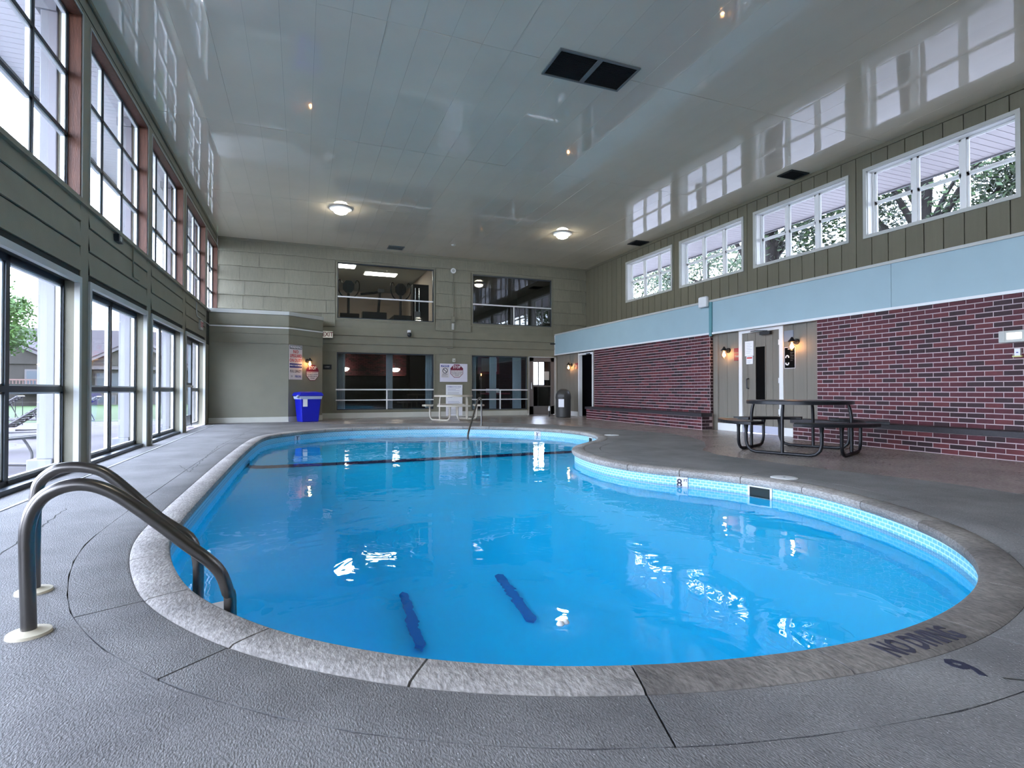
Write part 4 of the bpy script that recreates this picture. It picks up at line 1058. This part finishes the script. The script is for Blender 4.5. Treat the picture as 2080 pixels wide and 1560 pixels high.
# ------------------------------------------------------------------ bins
t = thing('recycling_bin', 'blue rectangular recycling bin with clear liner by the alcove wall', 'bin', (.17, 15.88, 0), ang * .5)
mb = MB(); P = [(.235, .185), (.27, .215), (.285, .23)]
i = 0
for (w, d), z in zip(P, (0, .45, .66)): mb.v += [(-w, -d, z), (w, -d, z), (w, d, z), (-w, d, z)]
for l in (0, 1):
    for c in range(4): e = (c + 1) % 4; mb.f.append((l * 4 + c, l * 4 + e, l * 4 + 4 + e, l * 4 + 4 + c)); mb.mi.append(0)
mb.f.append((3, 2, 1, 0)); mb.f.append((8, 9, 10, 11)); mb.mi += [0, 0]
bevel(mb.build('body', M_binblue, t), .03, 3)
mb = MB(); mb.v = []
for (w, d), z in zip(((.295, .24), (.30, .245), (.31, .25), (.30, .24)), (.62, .65, .70, .71)): mb.v += [(-w, -d, z), (w, -d, z), (w, d, z), (-w, d, z)]
for l in (0, 1, 2):
    for c in range(4): e = (c + 1) % 4; mb.f.append((l * 4 + c, l * 4 + e, l * 4 + 4 + e, l * 4 + 4 + c)); mb.mi.append(0)
bevel(mb.build('liner_bag', M_bag, t), .02, 2)
MB().tube(smooth([(-.30, -.20, .69), (-.36, -.24, .71), (-.38, -.22, .68), (-.33, -.2, .66)]), .022, 8).build('liner_knot', M_bag, t)
mb = MB(); mb.v = []
for (w, d), z in zip(((.33, .265), (.335, .27), (.30, .24), (.16, .12)), (.70, .74, .80, .825)): mb.v += [(-w, -d, z), (w, -d, z), (w, d, z), (-w, d, z)]
for l in (0, 1, 2):
    for c in range(4): e = (c + 1) % 4; mb.f.append((l * 4 + c, l * 4 + e, l * 4 + 4 + e, l * 4 + 4 + c)); mb.mi.append(0)
mb.f.append((12, 13, 14, 15)); mb.f.append((3, 2, 1, 0)); mb.mi += [0, 0]; bevel(mb.build('lid', M_binblue, t), .02, 3)
box('paper_label', M_paper, t, -.22, -.10, -.232, -.226, .42, .62)
t = thing('dome_bin', 'dark grey round top waste bin beside the glass door', 'bin', (7.76, 15.45, 0), 0)
MB().lathe([(.20, 0), (.235, .02), (.24, .55), (.245, .60), (.235, .61)], 32).build('body', M_grey, t)
MB().lathe([(.25, .60), (.25, .64), (.235, .74), (.19, .83), (.11, .89), (.02, .905)], 32).build('dome_lid', M_grey, t)
a_ = -2.3
mb = MB(); R = Matrix.Rotation(a_, 4, 'Z'); mb.box(.243, .249, -.09, .09, .33, .58, rot=R); mb.build('paper_label', M_paper, t)
mb = MB(); mb.box(.20, .262, -.10, .10, .64, .72, rot=R); mb.build('swing_flap', M_grey, t)
t = thing('spray_bottle', 'small white bottle with black foot beside the round top bin', 'bottle', (7.62, 16.2, 0)); MB().lathe([(.025, 0), (.03, .16), (.03, .18)], 12).build('foot', M_blackmetal, t); MB().lathe([(.035, .18), (.035, .27), (.015, .31), (.015, .34)], 12).build('bottle_body', M_white, t)

# ------------------------------------------------------------------ rooms behind the back wall
def room(name, x0, x1, y0, y1, z0, z1, mw, mc, mf, holes=None):
    r = structure(name); t = .05
    box('side', mw, r, x0 - t, x0, y0, y1, z0, z1); box('side', mw, r, x1, x1 + t, y0, y1, z0, z1)
    if not holes: box('rear', mw, r, x0, x1, y1, y1 + t, z0, z1)
    else:
        a, b, c, d = holes; mbx = MB(); mbx.box(x0, a, y1, y1 + t, z0, z1).box(b, x1, y1, y1 + t, z0, z1).box(a, b, y1, y1 + t, z0, c).box(a, b, y1, y1 + t, d, z1); mbx.build('rear', mw, r)
    box('room_ceiling', mc, r, x0, x1, y0, y1, z1, z1 + t); box('room_floor', mf, r, x0, x1, y0, y1, z0 - t, z0); return r
room('wall_gym', .3, 4.66, YB + .15, 27, 3.0, 5.62, M_gymwall, M_gymceil, M_darkroom)
room('wall_storeroom', 4.72, 9.6, YB + .15, 24, 3.0, 5.62, M_darkroom, M_darkroom, M_darkroom)
room('wall_lounge', .3, 4.66, YB + .15, 25, 0, 2.6, M_darkroom, M_darkroom, M_darkroom)
room('wall_office', 4.72, 9.6, YB + .15, 20.5, 0, 2.6, M_darkroom, M_darkroom, M_darkroom, (8.86, 9.42, 1.08, 2.02))
box('mid_wall', M_darkroom, bpy.data.objects['wall_gym'], -2.3, 9.7, YB + .14, YB + .16, 2.65, 2.95)
for (x, y, w, lab) in ((1.4, 21.5, .5, 'left fluorescent light panel on the gym ceiling'), (3.0, 22.5, .62, 'right fluorescent light panel on the gym ceiling')):
    t = thing('fluorescent_light', lab, 'ceiling light', (x, y, 5.62)); box('frame', M_white, t, -w - .04, w + .04, -.34, .34, -.03, 0); box('diffuser', M_tube, t, -w, w, -.3, .3, -.045, -.03)
for (x, y, lab) in ((1.35, 18.6, 'left round recessed light in the gym ceiling'), (3.05, 18.9, 'right round recessed light in the gym ceiling')):
    t = thing('recessed_light', lab, 'ceiling light', (x, y, 5.62)); MB().lathe([(.10, 0), (.10, -.03), (.05, -.04)], 16).build('lens', M_tube, t)
def elliptical(lab, x, y):
    t = thing('elliptical_trainer', lab, 'exercise machine', (x, y, 3.0), 0)
    P = [(.20 * math.cos(PI / 8 + k * PI / 4), 1.30 + .22 * math.sin(PI / 8 + k * PI / 4)) for k in range(8)]
    MB().prism(P, -.03, .03, 'xz').build('console', M_blackmetal, t)
    MB().tube([(0, .02, 0), (0, .04, 1.2)], .045, 8).build('mast', M_blackmetal, t)
    for s in (-1, 1):
        MB().tube(smooth([(s * .12, .1, .95), (s * .26, .0, 1.05), (s * .34, -.05, 1.25), (s * .33, -.05, 1.45), (s * .26, .0, 1.52), (s * .22, 0, 1.42)]), .02, 8).build('handle', M_blackmetal, t)
        MB().tube([(s * .2, -.4, .15), (s * .2, .6, .35)], .05, 8).build('pedal_bar', M_blackmetal, t)
    box('base', M_blackmetal, t, -.3, .3, -.5, .9, 0, .35); return t
elliptical('black elliptical trainer at the left of the gym window', 1.45, 18.7); elliptical('black elliptical trainer at the right of the gym window', 3.15, 18.6)
t = thing('exercise_bike', 'black low exercise bike between the two elliptical trainers', 'exercise machine', (2.3, 18.9, 3.0))
MB().tube([(-.45, 0, 1.12), (.0, 0, 1.18), (.28, 0, 1.25)], .045, 8).build('handlebar', M_blackmetal, t); MB().tube([(.1, 0, 0), (.2, 0, 1.2)], .05, 8).build('mast', M_blackmetal, t); box('console', M_dull, t, .12, .34, -.05, .05, 1.2, 1.32); box('base', M_blackmetal, t, -.4, .4, -.2, .2, 0, .5)
t = thing('cable_machine', 'chrome and black cable weight machine at the gym window edge', 'exercise machine', (3.80, 18.6, 3.0))
for x in (-.18, -.05): MB().tube([(x, -.2, 0), (x, -.2, 1.35)], .02, 8).build('guide_rod', M_chrome, t)
box('frame', M_blackmetal, t, -.25, .3, -.1, .3, 0, 1.5); box('weight_stack', M_dull, t, -.2, -.02, -.23, -.12, 0.02, .55)
def curtain(x0, x1, z0, z1, lab, m):
    t = thing('curtain', lab, 'curtain', ((x0 + x1) / 2, YB + .22, z1)); n = 24; mb = MB(); w = x1 - x0
    P = [(-w / 2 + w * k / n, .05 * math.sin(k * 1.6) + .015 * math.sin(k * 3.1)) for k in range(n + 1)]
    for (a, b), (c, d) in zip(P, P[1:]): mb.quad((a, b, z0 - z1), (c, d, z0 - z1), (c, d, 0), (a, b, 0))
    mb.sm = True; o = mb.build('cloth', m, t)
    so = o.modifiers.new('thick', 'SOLIDIFY'); so.thickness = .004
    MB().tube([(-w / 2 - .02, 0, .01), (w / 2 + .02, 0, .01)], .012, 6).build('rod', M_dark, t)
curtain(1.03, 1.27, .22, 2.08, 'pale curtain at the left edge of the lower left window', M_curtain2); curtain(2.53, 2.74, .22, 2.08, 'pale curtain in the middle of the lower left window', M_curtain2)
curtain(3.80, 4.05, .22, 2.08, 'grey blue curtain at the right edge of the lower left window', M_curtain); curtain(5.34, 5.54, .2, 2.08, 'dull curtain at the left edge of the lower right window', M_curtain)
curtain(6.03, 6.27, .2, 2.08, 'grey blue curtain in the middle of the lower right window', M_curtain); curtain(6.88, 7.20, .2, 2.08, 'grey blue curtain beside the glass door', M_curtain)
for (x, lab) in ((1.75, 'left lit dome lamp on the lounge wall'), (3.95, 'right lit dome lamp on the lounge wall')):
    t = thing('dome_lamp', lab, 'lamp', (x, 24.6, 1.80)); MB().lathe([(.02, -.12), (.12, -.10), (.19, -.03), (.2, .02), (.08, .05)], 20).build('shade', mat('lounge_glow', (1, 1, 1), .5, emit=((1, .85, .7), 9)), t); MB().tube([(0, 0, .05), (0, .1, .25), (0, .38, .3)], .02, 8).build('bracket', M_dark, t)
w = structure('wall_lounge_brick', (0, 24.95, 0)); box('mortar_bed', M_darkroom, w, .4, 4.6, 0, .04, 1.5, 2.55); brick_area(w, .5, 4.5, 1.5, 2.5, 0, 0)
t = thing('desk', 'dark office desk behind the lower right window', 'desk', (6.9, 19.5, 0)); box('desk_top', M_maroon, t, -.5, .5, -.3, .3, .70, .76); box('panel', M_darkroom, t, -.48, .48, -.28, .28, 0, .70); 
t = thing('printer', 'white printer on the office desk', 'printer', (6.75, 19.4, .76)); box('body', M_paper, t, -.2, .2, -.2, .2, 0, .16, bev=.02); box('tray', M_paper, t, -.12, .22, -.3, -.2, .0, .03)
t = thing('framed_poster', 'maroon framed poster on the office wall', 'poster', (6.95, 20.44, 1.85)); box('frame', M_maroon, t, -.45, .45, 0, .05, -.35, .35); box('print', M_signcream, t, -.3, .35, -.01, 0, -.25, .28)
t = thing('door', 'bright glazed entrance door seen through the back glass door', 'door', (9.14, 20.5, 1.0)); MB().box(-.02, .02, -.02, .02, .08, 1.02).build('mullion', M_dark, t)

# ------------------------------------------------------------------ outside, left
ext = structure('floor_outside'); 
mb = MB(); mb.box(-30, XL - .2, -14, 19, -.12, -.05); mb.build('patio_slab', M_patio, ext)
mb = MB(); mb.box(-45, XL + 2.0, 19, 80, -.12, -.045); mb.build('lawn', M_lawn, ext)
mb = MB(); mb.box(XU + .25, 60, -30, 60, -.12, -.05); mb.build('bounce_ground', mat('pale_bounce_grey', (.20, .19, .19), .9, var=.2, vscale=5), ext)  # unseen ground, made pale to bounce neutral light onto the eaves soffit
labs = ['white porch column outside, behind the view', 'white porch column outside, left of the view', 'white porch column outside, just beside the camera', 'white porch column outside, seen at the edge of the first left window', 'nearest fully visible white porch column, through the first left window', 'white porch column seen through the second left window', 'white porch column seen through the third left window', 'white porch column seen through the left glass door']
for (p, q), lab in zip(piers, labs):
    t = thing('porch_column', lab, 'column', (XL - T_, (p + q) / 2, -.05), 0, 'white porch columns'); w = (q - p) / 2
    box('plinth', M_colw, t, -.22, -.004, -w - .09, w + .09, 0, .19, bev=.01); box('shaft', M_colw, t, -.15, -.003, -w - .05, w + .05, .19, 5.05, bev=.008)
    box('capital', M_colw, t, -.19, -.004, -w - .08, w + .08, 4.95, 5.07)
sl = structure('ceiling_porch', (0, 0, 5.07)); slm = MB().box(-.55, .55, -.056, .056, 0, .012).mesh('soffit_slat', mat('porch_soffit', (.88, .87, .90), .5))
for k in range(190): link('soffit_slat', slm, sl, (-3.0, -4 + .122 * k, random.uniform(0, .002)))
box('roof_board', M_ceilback, sl, -3.56, -2.42, -4, 19.2, .016, .06); box('fascia', M_colw, sl, -3.60, -3.56, -4, 19.2, -.05, .15)
sr = structure('ceiling_eaves', (0, 0, 4.98)); slm2 = MB().box(-.70, .70, -.063, .063, 0, .012).mesh('soffit_slat', M_soffit)
for k in range(150): link('soffit_slat', slm2, sr, (10.57, -3.2 + .138 * k, random.uniform(0, .002)))
box('roof_board', M_ceilback, sr, 9.86, 11.28, -3.4, 17.6, .016, .06); box('fascia', M_colw, sr, 11.27, 11.31, -3.4, 17.6, -.03, .15)
box('roof', M_roof, sr, XL - 1.3, 11.3, YF - .2, 27.5, .75, .9)

# lounge chairs
def chaise():
    t = thing('lounge_chair', 'white tube chaise longue with taupe straps outside the first left window', 'lounge chair', (0, 0, 0), 0, 'strapped patio chaises')
    for s in (-.3, .3):
        MB().tube(smooth([(s, .0, .36), (s, 1.15, .36)], 2), .016, 8).build('side_rail', M_chaise, t)
        MB().tube([(s, 1.15, .36), (s, 1.72, .78)], .016, 8).build('back_rail', M_chaise, t)
        MB().tube(smooth([(s, .25, .36), (s, .12, .16), (s, .16, .03), (s, .32, .016), (s, .85, .016), (s, .98, .05), (s, 1.0, .18), (s, .85, .36)]), .015, 8).build('leg', M_chaise, t)
        MB().tube([(s, 1.5, .60), (s, 1.62, .30), (s, 1.15, .30)], .013, 8).build('back_prop', M_chaise, t)
    for y in (0, ): MB().tube([(-.3, 0, .36), (.3, 0, .36)], .016, 8).build('cross_tube', M_chaise, t)
    MB().tube([(-.3, 1.72, .78), (.3, 1.72, .78)], .016, 8).build('cross_tube', M_chaise, t)
    sm = MB().box(-.31, .31, -.022, .022, -.003, .003).mesh('strap', M_strap)
    for k in range(19): link('strap', sm, t, (0, .05 + .06 * k, .378))
    for k in range(11):
        u = (k + .6) / 11.5; o = link('strap', sm, t, (0, 1.15 + .57 * u, .378 + .42 * u)); o.rotation_euler = (.635, 0, 0)
    return t
ch = chaise(); ch.location = (-3.05, 7.9, -.05); ch.rotation_euler = (0, 0, 1.15)
ch['label'] = 'low strapped chaise longue outside, nearest the first left window'
for loc, rz, lab in (((-5.2, 10.1, -.05), -1.45, 'raised back strapped chaise by the fence, seen through the first left window'), ((-5.5, 12.9, -.05), -1.42, 'strapped chaise seen through the second left window'), ((-7.4, 14.6, -.05), -1.4, 'strapped chaise farther left on the patio')):
    c = copy_tree(ch); c.location = loc; c.rotation_euler = (0, 0, rz); c['label'] = lab
t = thing('fence', 'black metal picket fence between patio and lawn', 'fence', (-9.0, 18.0, -.05))
MB().tube([(-4, 0, 1.0), (1.8, 0, 1.0), (2.3, 0, .85)], .018, 6).build('top_rail', M_blackmetal, t); MB().tube([(-4, 0, .15), (2.4, 0, .15)], .015, 6).build('bottom_rail', M_blackmetal, t)
pk = MB().tube([(0, 0, 0), (0, 0, 1.0)], .010, 6).mesh('picket', M_blackmetal)
for k in range(42): link('picket', pk, t, (-4 + .15 * k, 0, 0))

# house across the lawn
h = thing('house', 'taupe two storey house with brown shingle roof across the lawn', 'house', (-16, 40, -.4))
box('wall', M_housewall, h, -18, 9.5, 0, 9, 1.2, 2.75); box('foundation_wall', M_housestone, h, -18, 9.5, .02, 9, 0, 1.2)
mb = MB(); mb.prism([(-.8, 2.65), (9.8, 2.65), (9.8, 2.8), (4.5, 5.35), (-.8, 2.8)], -18.5, 10)
mb.v = [(z, x, y) for x, y, z in mb.v]; mb.build('roof', M_roof, h)
for (gx, gw, gz, gy) in ((-.6, 3.6, 4.55, -1.2), (6.6, 2.6, 4.1, -1.0)):
    mb = MB(); mb.prism([(gx - gw, 2.75), (gx + gw, 2.75), (gx, gz)], gy, gy + .2, 'xz'); mb.build('gable', M_housewall, h)
    mb = MB(); mb.prism([(gx - gw - .3, 2.62), (gx, gz + .02), (gx + gw + .3, 2.62), (gx + gw + .3, 2.85), (gx, gz + .28), (gx - gw - .3, 2.85)], gy - .1, gy + 6, 'xz'); mb.build('gable_roof', M_roof, h)
    mb = MB(); mb.prism([(gx - gw - .3, 2.60), (gx, gz), (gx + gw + .3, 2.60), (gx + gw + .3, 2.75), (gx, gz + .15), (gx - gw - .3, 2.75)], gy - .2, gy - .1, 'xz'); mb.build('gable_trim', M_housetrim, h)
box('eaves_trim', M_housetrim, h, -18, 9.8, -.9, -.8, 2.5, 2.75)
box('gable_wall', M_housewall, h, -4.2, 3.0, -1.1, 0, 0, 2.75)
for (x0, x1, z0, z1, yy) in ((-2.6, -1.2, 1.35, 2.45, -1.1), (1.3, 2.7, 1.4, 2.45, -1.1), (4.3, 5.6, 1.2, 2.4, 0), (7.2, 8.7, 1.3, 2.4, 0), (7.4, 8.4, .35, .95, 0), (4.4, 5.4, .35, .95, 0), (-8, -6.5, 1.35, 2.4, 0)):
    f = MB().box(x0, x1, yy - .08, yy, z0, z1).build('window', M_housetrim, h); MB().box(x0 + .1, (x0 + x1) / 2 - .05, yy - .10, yy - .08, z0 + .1, z1 - .1).box((x0 + x1) / 2 + .05, x1 - .1, yy - .10, yy - .08, z0 + .1, z1 - .1).build('pane', M_dark, f)
bal = box('balcony_floor', M_housetrim, h, 1.0, 3.2, -2.2, -1.1, 1.15, 1.25)
mb = MB()
for k in range(15): mb.box(1.0 + .15 * k, 1.04 + .15 * k, -2.2, -2.16, 1.25, 1.8)
mb.box(1.0, 3.2, -2.22, -2.15, 1.8, 1.87); mb.build('balcony_rail', mat('red_brown_rail', (.12, .07, .06), .7), h)
mb = MB(); mb.tube([(7.5, 3.2, 4.4), (7.5, 3.2, 5.3)], .12, 8); mb.build('vent_stack', M_housetrim, h)

# trees
def tree(lab, x, y, cz, R, trunk, n, leafm, lean=0, low=False, ls=.11, hz=1.0):
    t = thing('tree', lab, 'tree', (x, y, -.05))
    tb = MB(); P = [(0, 0, 0), (lean * .2, 0, cz * .35), (lean * .6, .05, cz * .75), (lean, .1, cz)]
    tb.tube(smooth(P), [trunk * (1 - .5 * k / 12) for k in range(13)], 10); tb.build('trunk', M_bark, t)
    bb_ = MB()
    for k in range(7):
        u = k * 2.4; e = Vector((math.cos(u) * R * .7, math.sin(u) * R * .7, cz + random.uniform(-.2, .5) * R)); s = Vector((lean * .7, 0, cz * random.uniform(.5, .85)))
        bb_.tube([s, s.lerp(e, .5) + Vector((0, 0, .2)), e], [trunk * .35, trunk * .2, trunk * .08], 6)
    bb_.build('branches', M_bark, t)['kind'] = 'stuff'
    cl = []
    for k in range(42):
        a, b = random.uniform(0, 2 * PI), math.acos(random.uniform(-1, 1)); r = R * random.uniform(.45, 1.0)
        cl.append((Vector((lean + r * math.sin(b) * math.cos(a), r * math.sin(b) * math.sin(a), cz + hz * r * math.cos(b) * .8)), R * random.uniform(.18, .36)))
    mb = MB(); v, f = mb.v, mb.f
    for k in range(n):
        c, r = cl[k % len(cl)]
        p = c + Vector((random.gauss(0, 1), random.gauss(0, 1), random.gauss(0, .8))) * r * .55
        d = Vector((random.gauss(0, 1), random.gauss(0, 1), random.gauss(0, 1))).normalized(); e = d.orthogonal().normalized() * ls * .45; d = d * ls * random.uniform(.6, 1.1)
        i = len(v); v += [tuple(p - d), tuple(p + e), tuple(p + d), tuple(p - e)]; f.append((i, i + 1, i + 2, i + 3)); mb.mi.append(0)
    mb.build('foliage', leafm, t)['kind'] = 'stuff'
tree('bright green leafy tree on the lawn, left of the house', -9.9, 21.5, 3.2, 1.9, .12, 14000, M_leafb, ls=.085)
tree('large tree with forked trunk outside the nearest right window', 15.2, 9.6, 7.0, 3.6, .34, 20000, M_leaf, lean=.8, ls=.10)
tree('leafy tree beyond the nearest right window', 17.0, 5.8, 6.2, 3.4, .3, 18000, M_leaf, lean=-.6, ls=.10)
tree('tree with thick grey trunk outside the second right window', 14.6, 13.6, 7.4, 3.2, .36, 16000, M_leaf, ls=.10)
tree('slender leafy tree outside the two far right windows', 17.5, 20.5, 7.0, 3.6, .22, 13000, M_leaf, lean=.5, ls=.11)
tree('leafy tree seen through the farthest right window', 19.0, 29.0, 7.6, 3.8, .25, 9000, M_leaf, ls=.12)

flush_text()
